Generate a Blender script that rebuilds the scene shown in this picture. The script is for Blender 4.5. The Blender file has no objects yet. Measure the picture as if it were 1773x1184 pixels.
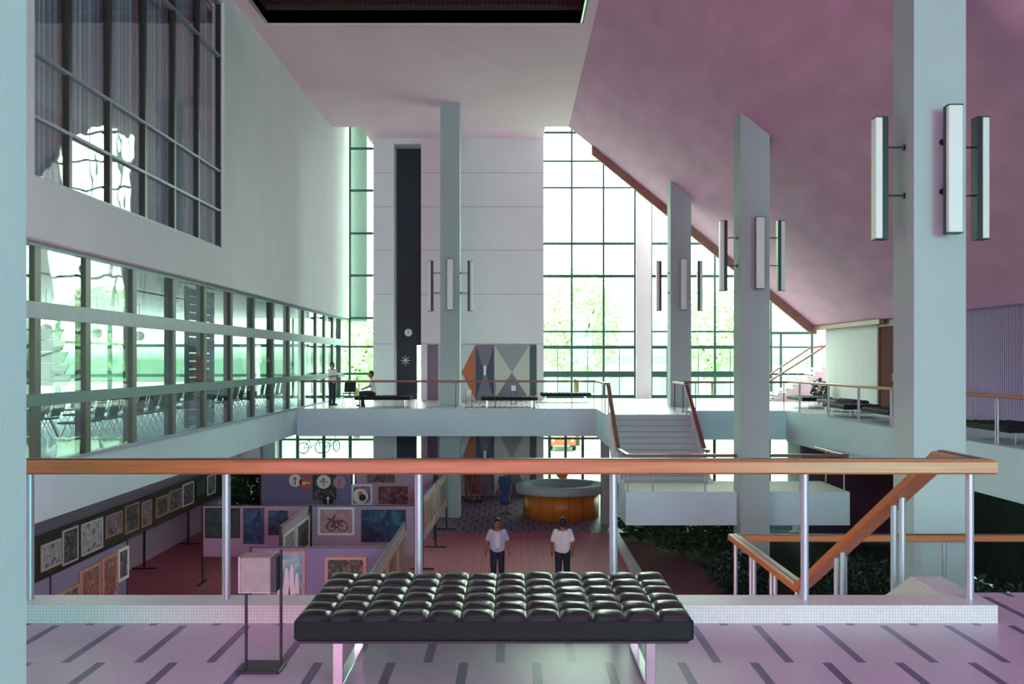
import bpy, math, random
from mathutils import Vector
random.seed(7)
C = bpy.context.scene.collection
F = 1724.0; EYE = 1.65
def W(px, d): return (px-888.0)*d/F            # lateral metres of something d metres ahead

# ------------------------------------------------------------------ camera, world, lights, exposure
cam = bpy.data.cameras.new('camera'); co = bpy.data.objects.new('camera', cam); C.objects.link(co)
co.location = (0, 0, EYE); co.rotation_euler = (math.pi/2, 0, 0)
cam.sensor_width = 36; cam.lens = 36*F/1773; cam.shift_x = -1.5/1773; cam.shift_y = 32/1773
cam.clip_start = .05; cam.clip_end = 600
bpy.context.scene.camera = co
vs = bpy.context.scene.view_settings
vs.view_transform = 'Standard'; vs.look = 'None'; vs.gamma = 1; vs.use_curve_mapping = False; vs.exposure = 0.14

w = bpy.data.worlds.new('world'); bpy.context.scene.world = w; w.use_nodes = True
nt = w.node_tree; nt.nodes.clear()
out = nt.nodes.new('ShaderNodeOutputWorld'); bg = nt.nodes.new('ShaderNodeBackground')
tc = nt.nodes.new('ShaderNodeTexCoord'); sx = nt.nodes.new('ShaderNodeSeparateXYZ')
nt.links.new(tc.outputs['Generated'], sx.inputs[0])
mr = nt.nodes.new('ShaderNodeMapRange'); mr.inputs['From Min'].default_value = -.2; mr.inputs['From Max'].default_value = .35
ml = nt.nodes.new('ShaderNodeMath'); ml.operation = 'MULTIPLY'; ml.inputs[1].default_value = -.8; nt.links.new(sx.outputs['X'], ml.inputs[0])
mm_ = nt.nodes.new('ShaderNodeMath'); mm_.operation = 'MAXIMUM'; nt.links.new(sx.outputs['Y'], mm_.inputs[0]); nt.links.new(ml.outputs[0], mm_.inputs[1])
nt.links.new(mm_.outputs[0], mr.inputs['Value'])
mx = nt.nodes.new('ShaderNodeMix'); mx.data_type = 'RGBA'
mx.inputs['A'].default_value = (.045, .045, .055, 1); mx.inputs['B'].default_value = (1.46, 1.64, 1.44, 1)
nt.links.new(mr.outputs[0], mx.inputs['Factor']); mz = nt.nodes.new('ShaderNodeMapRange'); mz.inputs['From Min'].default_value = .0; mz.inputs['From Max'].default_value = .10
nt.links.new(sx.outputs['Z'], mz.inputs['Value'])
m2 = nt.nodes.new('ShaderNodeMix'); m2.data_type = 'RGBA'; m2.inputs['A'].default_value = (.075, .135, .092, 1)
nt.links.new(mz.outputs[0], m2.inputs['Factor']); nt.links.new(mx.outputs['Result'], m2.inputs['B'])
nt.links.new(m2.outputs['Result'], bg.inputs['Color'])
bg.inputs['Strength'].default_value = 8.2
nt.links.new(bg.outputs[0], out.inputs[0])

def area(name, loc, rot, sx_, sy_, power, col):
    l = bpy.data.lights.new(name, 'AREA'); l.shape = 'RECTANGLE'; l.size = sx_; l.size_y = sy_
    l.energy = power; l.color = col
    o = bpy.data.objects.new(name, l); C.objects.link(o); o.location = loc; o.rotation_euler = rot
    return o
R = math.radians
# daylight of the entrance glazing behind the photographer, and two added pink fill lights without a real source
area('entrance_daylight', (9, -11, 3.6), (R(88), 0, R(2)), 6, 4.5, 3300, (.24, 1.0, .80))
area('pink_fill', (-4, -16, 4.0), (R(98), 0, R(4)), 14, 6, 2700, (1.0, .40, .68))
area('ground_pink_fill', (-4, 8, -2.9), (R(92), 0, 0), 9, 1.4, 330, (1.0, .42, .62))  # added fill that brightens the exhibition boards, no such lamp there

# ------------------------------------------------------------------ materials
def nodes(name):
    m = bpy.data.materials.new(name); m.use_nodes = True; t = m.node_tree
    return m, t, t.nodes['Principled BSDF']
def mat(name, col, rough=.6, metal=0, var=.06, scale=6, bump=0, bscale=60, stretch=(1,1,1), spec=.5, emit=None):
    m, t, b = nodes(name)
    b.inputs['Roughness'].default_value = rough; b.inputs['Metallic'].default_value = metal
    b.inputs['Specular IOR Level'].default_value = spec
    tcn = t.nodes.new('ShaderNodeTexCoord'); mp = t.nodes.new('ShaderNodeMapping'); mp.inputs['Scale'].default_value = stretch
    t.links.new(tcn.outputs['Object'], mp.inputs[0])
    n = t.nodes.new('ShaderNodeTexNoise'); n.inputs['Scale'].default_value = scale; n.inputs['Detail'].default_value = 5
    t.links.new(mp.outputs[0], n.inputs['Vector'])
    cr = t.nodes.new('ShaderNodeValToRGB')
    cr.color_ramp.elements[0].position = .3; cr.color_ramp.elements[1].position = .7
    cr.color_ramp.elements[0].color = [max(0, c*(1-var)) for c in col]+[1]
    cr.color_ramp.elements[1].color = [min(1, c*(1+var)) for c in col]+[1]
    t.links.new(n.outputs['Fac'], cr.inputs[0]); t.links.new(cr.outputs[0], b.inputs['Base Color'])
    if bump:
        n2 = t.nodes.new('ShaderNodeTexNoise'); n2.inputs['Scale'].default_value = bscale
        t.links.new(mp.outputs[0], n2.inputs['Vector'])
        bp = t.nodes.new('ShaderNodeBump'); bp.inputs['Strength'].default_value = bump; bp.inputs['Distance'].default_value = .02
        t.links.new(n2.outputs['Fac'], bp.inputs['Height']); t.links.new(bp.outputs[0], b.inputs['Normal'])
    if emit: b.inputs['Emission Color'].default_value = (*emit[:3], 1); b.inputs['Emission Strength'].default_value = emit[3]
    return m
def glass(name, tint, refl=.12, rough=.02):
    m = bpy.data.materials.new(name); m.use_nodes = True; t = m.node_tree; t.nodes.clear()
    o = t.nodes.new('ShaderNodeOutputMaterial'); tr = t.nodes.new('ShaderNodeBsdfTransparent'); gl = t.nodes.new('ShaderNodeBsdfGlossy')
    tr.inputs[0].default_value = (*tint, 1); gl.inputs['Roughness'].default_value = rough
    n = t.nodes.new('ShaderNodeTexNoise'); n.inputs['Scale'].default_value = .8
    tcn = t.nodes.new('ShaderNodeTexCoord'); t.links.new(tcn.outputs['Object'], n.inputs['Vector'])
    bp = t.nodes.new('ShaderNodeBump'); bp.inputs['Strength'].default_value = .15; bp.inputs['Distance'].default_value = .05
    t.links.new(n.outputs['Fac'], bp.inputs['Height']); t.links.new(bp.outputs[0], gl.inputs['Normal'])
    lwt = t.nodes.new('ShaderNodeLayerWeight'); pw = t.nodes.new('ShaderNodeMath'); pw.operation = 'POWER'; pw.inputs[1].default_value = 4.5
    t.links.new(lwt.outputs['Facing'], pw.inputs[0]); lw = t.nodes.new('ShaderNodeMath'); lw.operation = 'MULTIPLY'; lw.inputs[1].default_value = .7; t.links.new(pw.outputs[0], lw.inputs[0])
    ad = t.nodes.new('ShaderNodeMath'); ad.operation = 'ADD'; ad.inputs[1].default_value = refl; ad.use_clamp = True
    t.links.new(lw.outputs[0], ad.inputs[0])
    mxs = t.nodes.new('ShaderNodeMixShader'); t.links.new(ad.outputs[0], mxs.inputs[0])
    t.links.new(tr.outputs[0], mxs.inputs[1]); t.links.new(gl.outputs[0], mxs.inputs[2]); t.links.new(mxs.outputs[0], o.inputs[0])
    return m
def tiled(name, base, stripe, grout, tile=.02, L=.76, pitch=.396, x0=.128, y0=6.2, sw=.05, rough=.35, stripes=True, gm=.5):
    """mosaic tiles with staggered dark strips"""
    m, t, b = nodes(name); N = t.nodes.new; K = t.links.new
    b.inputs['Roughness'].default_value = rough
    tcn = N('ShaderNodeTexCoord'); s = N('ShaderNodeSeparateXYZ'); K(tcn.outputs['Object'], s.inputs[0])
    def M(op, a, c=None):
        n = N('ShaderNodeMath'); n.operation = op
        for i, v in enumerate((a, c)):
            if v is None: continue
            if isinstance(v, (int, float)): n.inputs[i].default_value = v
            else: K(v, n.inputs[i])
        return n.outputs[0]
    X, Y, Z = s.outputs[0], s.outputs[1], s.outputs[2]
    br = N('ShaderNodeTexNoise'); br.inputs['Scale'].default_value = 3; K(tcn.outputs['Object'], br.inputs['Vector'])
    wn = N('ShaderNodeTexWhiteNoise'); wn.noise_dimensions = '3D'
    fl = N('ShaderNodeVectorMath'); fl.operation = 'SCALE'; fl.inputs['Scale'].default_value = 1/tile
    K(tcn.outputs['Object'], fl.inputs[0]); f2 = N('ShaderNodeVectorMath'); f2.operation = 'FLOOR'; K(fl.outputs[0], f2.inputs[0]); K(f2.outputs[0], wn.inputs['Vector'])
    c1 = N('ShaderNodeMix'); c1.data_type = 'RGBA'
    c1.inputs['A'].default_value = (*[v*.9 for v in base], 1); c1.inputs['B'].default_value = (*[min(1, v*1.1) for v in base], 1)
    av = M('MULTIPLY', M('ADD', wn.outputs['Value'], br.outputs['Fac']), .5); K(av, c1.inputs['Factor'])
    col = c1.outputs['Result']
    if stripes:
        row = M('FLOOR', M('DIVIDE', M('SUBTRACT', Y, y0), L))
        par = M('ABSOLUTE', M('MODULO', row, 2.0))
        u = M('FRACT', M('ADD', M('DIVIDE', M('ADD', M('SUBTRACT', X, x0), M('MULTIPLY', par, pitch/2)), pitch), 100.5+(.5 if False else 0)))
        ins = M('LESS_THAN', M('ABSOLUTE', M('SUBTRACT', u, .5)), sw/pitch/2)
        c2 = N('ShaderNodeMix'); c2.data_type = 'RGBA'; K(ins, c2.inputs['Factor']); K(col, c2.inputs['A']); c2.inputs['B'].default_value = (*stripe, 1)
        col = c2.outputs['Result']
    g = None
    for ax in (X, Y, Z):
        e = M('LESS_THAN', M('FRACT', M('ADD', M('DIVIDE', ax, tile), .003)), .12)
        if ax is Z: e = M('MULTIPLY', e, M('LESS_THAN', M('ABSOLUTE', M('SUBTRACT', N_z(t, K), 0)), .5))
        g = e if g is None else M('MAXIMUM', g, e)
    c3 = N('ShaderNodeMix'); c3.data_type = 'RGBA'; K(M('MULTIPLY', g, gm), c3.inputs['Factor']); K(col, c3.inputs['A']); c3.inputs['B'].default_value = (*grout, 1)
    K(c3.outputs['Result'], b.inputs['Base Color'])
    return m
def N_z(t, K):
    g = t.nodes.new('ShaderNodeNewGeometry'); s = t.nodes.new('ShaderNodeSeparateXYZ'); K(g.outputs['Normal'], s.inputs[0]); return s.outputs[2]
def ribbed(name, col, dark, scale, axis='Y', rough=.7):
    m, t, b = nodes(name); b.inputs['Roughness'].default_value = rough
    tcn = t.nodes.new('ShaderNodeTexCoord'); wv = t.nodes.new('ShaderNodeTexWave'); wv.bands_direction = axis
    wv.inputs['Scale'].default_value = scale; wv.inputs['Distortion'].default_value = .4; wv.inputs['Detail Scale'].default_value = 1
    t.links.new(tcn.outputs['Object'], wv.inputs['Vector'])
    mm = t.nodes.new('ShaderNodeMix'); mm.data_type = 'RGBA'; mm.inputs['A'].default_value = (*dark, 1); mm.inputs['B'].default_value = (*col, 1)
    t.links.new(wv.outputs['Fac'], mm.inputs['Factor']); t.links.new(mm.outputs['Result'], b.inputs['Base Color'])
    bp = t.nodes.new('ShaderNodeBump'); bp.inputs['Strength'].default_value = .5; bp.inputs['Distance'].default_value = .03
    t.links.new(wv.outputs['Fac'], bp.inputs['Height']); t.links.new(bp.outputs[0], b.inputs['Normal'])
    return m
def canvas(name, a, b_, c_, scale=4, seed=0):
    m, t, b = nodes(name); b.inputs['Roughness'].default_value = .6
    tcn = t.nodes.new('ShaderNodeTexCoord'); mp = t.nodes.new('ShaderNodeMapping'); mp.inputs['Location'].default_value = (seed*3.1, seed*1.7, seed*.9)
    t.links.new(tcn.outputs['Object'], mp.inputs[0])
    n = t.nodes.new('ShaderNodeTexNoise'); n.inputs['Scale'].default_value = scale; n.inputs['Detail'].default_value = 6; n.inputs['Distortion'].default_value = 1.5
    t.links.new(mp.outputs[0], n.inputs['Vector']); cr = t.nodes.new('ShaderNodeValToRGB'); e = cr.color_ramp.elements
    e[0].position = .38; e[0].color = (*a, 1); e[1].position = .66; e[1].color = (*c_, 1); x = e.new(.52); x.color = (*b_, 1)
    t.links.new(n.outputs['Fac'], cr.inputs[0]); t.links.new(cr.outputs[0], b.inputs['Base Color'])
    return m

M = {}
M['plaster'] = mat('plaster', (.80, .77, .82), .8, var=.03, scale=.8, bump=.25, bscale=40)
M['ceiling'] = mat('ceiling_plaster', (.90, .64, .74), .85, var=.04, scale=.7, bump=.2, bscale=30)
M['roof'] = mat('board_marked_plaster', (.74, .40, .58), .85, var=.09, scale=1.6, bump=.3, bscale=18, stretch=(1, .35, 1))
M['column'] = mat('column_plaster', (.41, .48, .50), .75, var=.03, scale=1, bump=.2, bscale=50)
M['fascia'] = mat('fascia_plaster', (.58, .70, .80), .8, var=.04, scale=.8, bump=.2, bscale=40)
M['pillar'] = mat('pale_pillar_plaster', (.60, .66, .66), .8, var=.03, scale=1, bump=.2, bscale=50)
M['stair'] = mat('stair_terrazzo', (.42, .45, .50), .7, var=.05)
M['floor'] = tiled('mosaic_floor', (.46, .33, .44), (.08, .045, .13), (.28, .20, .30), gm=.3)
M['kerb'] = tiled('mosaic_kerb', (.60, .54, .55), (.1, .1, .1), (.26, .20, .24), stripes=False, tile=.0189, gm=.75)
M['farfloor'] = tiled('mosaic_floor_far', (.58, .52, .58), (.10, .06, .12), (.4, .3, .4), L=1.6, tile=.1, gm=.1)
M['lobbyfloor'] = tiled('lobby_tile', (.24, .12, .20), (.04, .02, .08), (.10, .05, .10), L=.76, sw=.07, tile=.2, gm=.35, rough=.5)
M['brick'] = tiled('red_paving', (.42, .085, .14), (.1, .03, .05), (.24, .04, .08), stripes=False, tile=.22, gm=.5, rough=.65)
M['wood'] = mat('orange_varnished_wood', (.42, .115, .035), .32, var=.22, scale=5, stretch=(.4, 3, 12), spec=.6)
M['darkwood'] = mat('dark_varnished_wood', (.20, .055, .04), .35, var=.2, scale=6, stretch=(.6, 2, 8))
M['doorwood'] = mat('matt_red_brown_wood', (.11, .025, .022), .85, var=.15, spec=.1)
M['trim'] = mat('brown_trim', (.30, .12, .09), .5, var=.1)
M['steel'] = mat('brushed_steel', (.42, .40, .47), .38, .6, var=.04)
M['chrome'] = mat('chrome', (.58, .66, .66), .2, 1, var=.02)
M['black'] = mat('black_metal', (.012, .010, .018), .4, var=.1)
M['darkstrip'] = mat('dark_strip', (.06, .03, .03), .3)
M['frame'] = mat('green_grey_window_frame', (.022, .075, .060), .45, var=.1)
M['mullion'] = mat('bronze_mullion', (.030, .024, .024), .4, var=.15)
M['transom'] = mat('pale_steel_transom', (.25, .28, .36), .4, var=.08)
M['transom2'] = mat('teal_transom', (.045, .12, .14), .4, var=.08)
M['leather2'] = mat('matt_black_leather', (.008, .008, .010), .6, spec=.2)
M['leather'] = mat('black_leather', (.009, .011, .015), .30, var=.2, scale=30, bump=.05, bscale=300, spec=.7)
M['glass'] = glass('clear_glass', (.88, .99, .93), .02)
M['tintglass'] = glass('wall_glass', (.88, .97, .94), .07)
M['curtain'] = ribbed('grey_curtain', (.90, .56, .80), (.50, .28, .44), 5.5)
M['curtain2'] = ribbed('ribbed_panelling_pale', (.62, .60, .62), (.45, .40, .44), 3.0)
M['curtain3'] = ribbed('ribbed_panelling_mauve', (.42, .28, .54), (.20, .12, .28), 3.0)
M['skylight'] = ribbed('dark_louvre', (.13, .045, .035), (.04, .014, .012), 2.5, 'X')
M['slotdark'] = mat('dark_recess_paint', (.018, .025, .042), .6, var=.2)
M['white'] = mat('white_diffuser', (.78, .80, .78), .4, var=.02)
M['whitepaint'] = mat('white_paint', (.72, .68, .72), .5, var=.03)
M['orange'] = mat('orange_paint', (.55, .12, .05), .5, var=.05)
M['navy'] = mat('navy_paint', (.05, .05, .11), .5, var=.05)
M['mauve'] = mat('mauve_paint', (.22, .17, .25), .6, var=.05)
M['greypaint'] = mat('grey_green_paint', (.30, .33, .33), .6, var=.05)
M['cream'] = mat('cream_paint', (.58, .56, .50), .6, var=.04)
M['teal'] = mat('dark_teal_paint', (.03, .09, .08), .5, var=.05)
M['desk'] = mat('amber_desk_panel', (.62, .20, .03), .4, var=.05)
M['olive'] = mat('olive_board', (.055, .036, .018), .8, var=.25, scale=2)
M['board'] = mat('mauve_board', (.42, .30, .42), .8, var=.04)
M['board2'] = mat('slate_board', (.22, .20, .34), .8, var=.04)
M['gilt'] = mat('pale_wood_frame', (.50, .27, .20), .5, var=.1)
M['skin'] = mat('brown_skin', (.30, .13, .085), .55, var=.05)
M['hair'] = mat('black_hair', (.012, .009, .010), .5)
M['shirtw'] = mat('white_cotton', (.78, .76, .80), .8, var=.04, bump=.3, bscale=25)
M['shirtl'] = mat('lavender_cotton', (.55, .50, .68), .8, var=.05, bump=.3, bscale=25)
M['trousers'] = mat('dark_cotton', (.02, .025, .05), .8, var=.2)
M['bluecloth'] = mat('blue_cloth', (.035, .06, .20), .8, var=.2)
M['redcloth'] = mat('red_cloth', (.22, .04, .05), .8, var=.2)
M['shoe'] = mat('black_shoe', (.01, .01, .01), .4)
M['gravel'] = mat('red_gravel', (.20, .075, .085), .95, var=.35, scale=30, bump=.8, bscale=60)
M['soil'] = mat('dark_planted_soil', (.016, .028, .022), .95, var=.4, scale=8, bump=.6, bscale=20)
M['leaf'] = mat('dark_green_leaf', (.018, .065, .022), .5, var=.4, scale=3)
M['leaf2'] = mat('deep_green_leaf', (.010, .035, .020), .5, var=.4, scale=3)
M['palm'] = mat('pale_tree_leaf', (.58, .72, .48), .7, var=.2, scale=2)
M['bark'] = mat('bark', (.12, .08, .05), .9, var=.2)
M['pave'] = mat('outdoor_paving', (.24, .34, .25), .9, var=.12, scale=.3)
M['lawn'] = mat('outdoor_lawn', (.20, .34, .14), .9, var=.15, scale=.5)
M['redpart'] = mat('red_brown_partition', (.26, .06, .06), .6, var=.1)
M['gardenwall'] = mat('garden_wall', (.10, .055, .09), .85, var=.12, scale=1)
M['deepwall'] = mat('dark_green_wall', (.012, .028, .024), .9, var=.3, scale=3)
M['chairfab'] = mat('black_chair_plastic', (.015, .018, .022), .5)
M['tvpink'] = mat('pink_grey_lamp_box', (.27, .17, .18), .6, var=.15, scale=12)

# ------------------------------------------------------------------ mesh helpers
class MB:
    def __init__(s): s.v = []; s.f = []; s.m = []; s.sm = []
    def add(s, vs_, fs, mi=0, smooth=False):
        b = len(s.v); s.v += [tuple(v) for v in vs_]
        for f in fs: s.f.append([i+b for i in f]); s.m.append(mi); s.sm.append(smooth)
        return s
    def box(s, x0, x1, y0, y1, z0, z1, mi=0):
        if x0 > x1: x0, x1 = x1, x0
        if y0 > y1: y0, y1 = y1, y0
        if z0 > z1: z0, z1 = z1, z0
        v = [(x0,y0,z0),(x1,y0,z0),(x1,y1,z0),(x0,y1,z0),(x0,y0,z1),(x1,y0,z1),(x1,y1,z1),(x0,y1,z1)]
        return s.add(v, [(0,3,2,1),(4,5,6,7),(0,1,5,4),(1,2,6,5),(2,3,7,6),(3,0,4,7)], mi)
    def bbox(s, x0, x1, y0, y1, z0, z1, b=.01, mi=0):
        """box with chamfered vertical and horizontal edges (rounded superellipse-like block)"""
        cx, cy, cz = (x0+x1)/2, (y0+y1)/2, (z0+z1)/2; hx, hy, hz = abs(x1-x0)/2, abs(y1-y0)/2, abs(z1-z0)/2
        b = min(b, hx*.49, hy*.49, hz*.49); rings = []
        for z, k in ((-hz, b), (-hz+b, 0), (hz-b, 0), (hz, b)):
            ax, ay = hx-k, hy-k
            rings.append([(cx+x, cy+y, cz+z) for x, y in ((-ax+b,-ay),(ax-b,-ay),(ax,-ay+b),(ax,ay-b),(ax-b,ay),(-ax+b,ay),(-ax,ay-b),(-ax,-ay+b))])
        v = sum(rings, []); f = [tuple(range(7,-1,-1)), tuple(range(24,32))]
        for r in range(3):
            for i in range(8): j = (i+1)%8; f.append((r*8+i, r*8+j, r*8+8+j, r*8+8+i))
        return s.add(v, f, mi)
    def tube(s, p, q, r, r2=None, n=10, mi=0, caps=True):
        p = Vector(p); q = Vector(q); r2 = r if r2 is None else r2; a = (q-p).normalized()
        u = a.orthogonal().normalized(); w_ = a.cross(u)
        v = []
        for c, rr in ((p, r), (q, r2)):
            for i in range(n):
                t = 2*math.pi*i/n; v.append(c+(u*math.cos(t)+w_*math.sin(t))*rr)
        f = [(i, (i+1)%n, n+(i+1)%n, n+i) for i in range(n)]
        s.add(v, f, mi, True)
        if caps: s.add(v, [tuple(range(n-1,-1,-1)), tuple(range(n, 2*n))], mi)
        return s
    def prism(s, poly, a0, a1, axis='z', mi=0):
        def P(u, v_, a): return {'z': (u, v_, a), 'y': (u, a, v_), 'x': (a, u, v_)}[axis]
        n = len(poly); v = [P(u, w_, a0) for u, w_ in poly]+[P(u, w_, a1) for u, w_ in poly]
        return s.add(v, [tuple(range(n-1,-1,-1)), tuple(range(n, 2*n))]+[(i, (i+1)%n, n+(i+1)%n, n+i) for i in range(n)], mi)
    def disc(s, c, r, axis, th, n=28, mi=0):
        a = Vector({'x': (1,0,0), 'y': (0,1,0), 'z': (0,0,1)}[axis]); c = Vector(c)
        return s.tube(c-a*th/2, c+a*th/2, r, n=n, mi=mi)
    def ball(s, c, r, n=12, sc=(1,1,1), mi=0):
        v = []; f = []; k = n//2
        for i in range(k+1):
            t = math.pi*i/k
            for j in range(n):
                p = 2*math.pi*j/n; v.append((c[0]+r*sc[0]*math.sin(t)*math.cos(p), c[1]+r*sc[1]*math.sin(t)*math.sin(p), c[2]+r*sc[2]*math.cos(t)))
        for i in range(k):
            for j in range(n): f.append((i*n+j, (i+1)*n+j, (i+1)*n+(j+1)%n, i*n+(j+1)%n))
        return s.add(v, f, mi, True)
    def capsule(s, p, q, r1, r2, n=12, mi=0):
        s.tube(p, q, r1, r2, n, mi); s.ball(p, r1, n, mi=mi); return s.ball(q, r2, n, mi=mi)
    def lathe(s, prof, c=(0,0,0), n=40, mi=0):
        v = []; k = len(prof)
        for i in range(n):
            t = 2*math.pi*i/n
            for r, z in prof: v.append((c[0]+r*math.cos(t), c[1]+r*math.sin(t), c[2]+z))
        f = [(i*k+j, ((i+1)%n)*k+j, ((i+1)%n)*k+j+1, i*k+j+1) for i in range(n) for j in range(k-1)]
        return s.add(v, f, mi, True)
    def sweep(s, pts, wd, ht, mi=0, ch=.012):
        """rectangular rail, chamfered, along a polyline; top face centre at pts"""
        pts = [Vector(p) for p in pts]; n = len(pts); rings = []
        for i, p in enumerate(pts):
            d1 = (pts[i]-pts[i-1]) if i else (pts[1]-pts[0]); d2 = (pts[i+1]-pts[i]) if i < n-1 else d1
            h1 = Vector((d1.x, d1.y, 0)).normalized(); h2 = Vector((d2.x, d2.y, 0)).normalized()
            m_ = (h1+h2).normalized(); k = 1/max(.35, m_.dot(h1)); side = Vector((m_.y, -m_.x, 0))*k
            a = wd/2; prof = [(-a, -ch), (-a+ch, 0), (a-ch, 0), (a, -ch), (a, -ht+ch), (a-ch, -ht), (-a+ch, -ht), (-a, -ht+ch)]
            rings.append([p+side*x+Vector((0,0,z)) for x, z in prof])
        v = sum(rings, []); f = [(r*8+i, r*8+(i+1)%8, r*8+8+(i+1)%8, r*8+8+i) for r in range(n-1) for i in range(8)]
        f += [tuple(range(7,-1,-1)), tuple(range((n-1)*8, n*8))]
        return s.add(v, f, mi)
    def build(s, name, m, parent=None, loc=None):
        me = bpy.data.meshes.new(name); me.from_pydata(s.v, [], s.f)
        for x in (m if isinstance(m, (list, tuple)) else [m]): me.materials.append(x)
        for p, mi, sm in zip(me.polygons, s.m, s.sm): p.material_index = mi; p.use_smooth = sm
        me.update()
        o = bpy.data.objects.new(name, me); C.objects.link(o)
        if parent: o.parent = parent
        if loc: o.location = loc
        return o
def tag(o, label, cat, group=None, kind=None):
    if label: o['label'] = label
    if cat: o['category'] = cat
    if group: o['group'] = group
    if kind: o['kind'] = kind
    return o
def thing(name, label, cat, loc=(0,0,0), rz=0, group=None, kind=None):
    o = bpy.data.objects.new(name, None); o.empty_display_size = .2; C.objects.link(o); o.location = loc; o.rotation_euler = (0, 0, rz)
    return tag(o, label, cat, group, kind)
def struct(name, mb, m, label=None, cat=None):
    o = mb.build(name, m); o['kind'] = 'structure'
    if label: o['label'] = label; o['category'] = cat or name.split('_')[0]
    return o
def dup(root, loc, rz=None, label=None, group=None):
    r = root.copy(); C.objects.link(r); r.location = loc
    if rz is not None: r.rotation_euler = (0, 0, rz)
    if label: r['label'] = label
    if group: r['group'] = group
    for ch in list(root.children):
        c = ch.copy(); C.objects.link(c); c.parent = r
        for g in ch.children:
            e = g.copy(); C.objects.link(e); e.parent = c
    return r

# ------------------------------------------------------------------ the shell
ZC = 10.84; YS = 39.2; YB = 41.2; YW = 43.5; G = -3.95; XL = -7.14; XG = -7.4; XR = 12.0; T = -.87
def zr(x): return 12.62-.8115*x
XC = 2.193
struct('floor', MB().box(-9, 3.05, -20, 6.26, -.35, 0).box(3.05, 9.3, -20, 7.08, -.35, 0), M['floor'], 'mauve mosaic upper floor with staggered dark strips under the black bench', 'floor')
struct('floor_ground', MB().box(-10.3, 12, 32.4, YW, G-.3, G), M['lobbyfloor'], 'ground lobby floor of dark tiles with small dark strips around the round desk', 'floor')
struct('floor_exhibition', MB().box(-10.3, 3.2, 7, 32.4, G-.3, G), M['brick'], 'red-brown paved ground floor between the exhibition screens and the garden', 'floor')
g = MB().box(3.2, 12, 7, 32.4, G-.3, G-.06); struct('floor_garden', g, M['soil'], 'dark planted garden bed on the ground floor under the stair landing', 'floor')
struct('trim_1', MB().box(3.1, 3.35, 14, 32.4, G-.05, G+.14), M['whitepaint'], 'low pale kerb between the red paving and the garden bed', 'kerb')
# gravel patch
struct('floor_gravel', MB().prism([(3.36,31.5),(4.1,30.4),(5.0,28.2),(5.3,25.2),(5.0,23.0),(4.0,20.5),(3.36,19)], G-.05, G+.03), M['gravel'], 'red gravel patch beside the pale garden kerb', 'gravel')
# flat ceiling with skylight hole
cb = MB()
HX0, HX1, HY0, HY1 = -6.75, 1.93, 12.0, 27.27
cb.box(XL, XC+.02, -20, HY0, ZC, ZC+.4); cb.box(XL, HX0, HY0, HY1, ZC, ZC+.4); cb.box(HX1, XC+.02, HY0, HY1, ZC, ZC+.4)
cb.box(XL, XC+.02, HY1, YS, ZC, ZC+.4); cb.box(-5.78, 1.27, YS, YB+.3, ZC, ZC+.4)
cb.box(XL, -5.78, YS-.3, YS, ZC+.4, 13.2); cb.box(1.27, XC+.3, YS-.3, YS, ZC+.4, 13.2)
cb.box(-18, 16, YS-.3, YW+.4, 13.2, 13.5)
cb.box(-5.98, -5.775, YS+.01, YW, ZC+.01, 13.2); cb.box(1.07, 1.275, YS+.01, YW, ZC+.01, 13.2)
struct('ceiling', cb, M['ceiling'], 'high flat pinkish ceiling with a dark skylight opening', 'ceiling')
sk = thing('window_skylight', 'dark ribbed skylight set in the flat ceiling', 'skylight', (-2.4, 19.6, ZC+.55), kind='structure')
MB().box(-4.5, 4.5, -8, 8, 0, .1).build('louvre', M['skylight'], sk)
MB().box(-4.55, -4.35, -8, 8, -.5, 0).box(4.3, 4.5, -8, 8, -.5, 0).box(-4.5, 4.5, 7.67, 7.9, -.5, 0).box(-4.5, 4.5, -7.9, -7.62, -.5, 0).build('reveal', M['darkstrip'], sk)
MB().box(4.24, 4.28, -7.6, 7.5, -.56, -.50).box(-4.3, -4.26, -7.6, 7.5, -.56, -.50).build('edge_strip', M['chrome'], sk)
# sloping roof
xe = 11.87
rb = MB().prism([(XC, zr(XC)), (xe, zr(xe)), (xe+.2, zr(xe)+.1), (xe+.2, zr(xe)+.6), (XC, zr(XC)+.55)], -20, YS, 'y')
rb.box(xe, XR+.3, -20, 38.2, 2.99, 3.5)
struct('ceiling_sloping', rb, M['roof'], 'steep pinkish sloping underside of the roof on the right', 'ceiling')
tb = MB().prism([(3.1, zr(3.1)-.02), (xe+.05, zr(xe)-.02), (xe+.05, zr(xe)-.30), (xe-.15, zr(xe)-.30), (3.1, zr(3.1)-.36)], YS-.14, YS+.02, 'y')
tb.box(xe-.1, xe+.06, 32.0, YS, zr(xe)-.16, zr(xe)-.01)
struct('trim_2', tb, M['trim'], 'brown trim along the lower edge of the sloping roof', 'trim')
# back wall with slot recess and joints
bw = MB(); x0, s0, s1, x1 = -5.78, -4.92, -3.80, 1.27
bw.box(x0, s0, YB, YB+.3, G, ZC); bw.box(s1, x1, YB, YB+.3, 2.32, ZC); bw.box(s0, s1, YB, YB+.3, 10.62, ZC)
bw.box(s1, s1+.26, YB, YB+.3, G, 2.32); bw.box(x1-.28, x1, YB, YB+.3, G, 2.32); bw.box(s1+.26, x1-.28, YB+.08, YB+.3, G, 2.32)
bw.box(s0, x1-.1, YB, YB+.3, -.87, 0)
bw.box(s0, s1, YB+.3, YB+1.3, 10.62, 10.8); bw.box(x0, x0+.25, YB+.3, YW, G, ZC); bw.box(x1-.25, x1, YB+.3, YW, G, ZC)
bw.box(s0-.02, s0, YB+.3, YB+1.3, G, 10.62); bw.box(s1, s1+.02, YB+.3, YB+1.3, G, 10.62)
struct('wall_back', bw, M['plaster'], 'tall pale back wall between the glazed strips', 'wall')
jb = MB()
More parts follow.
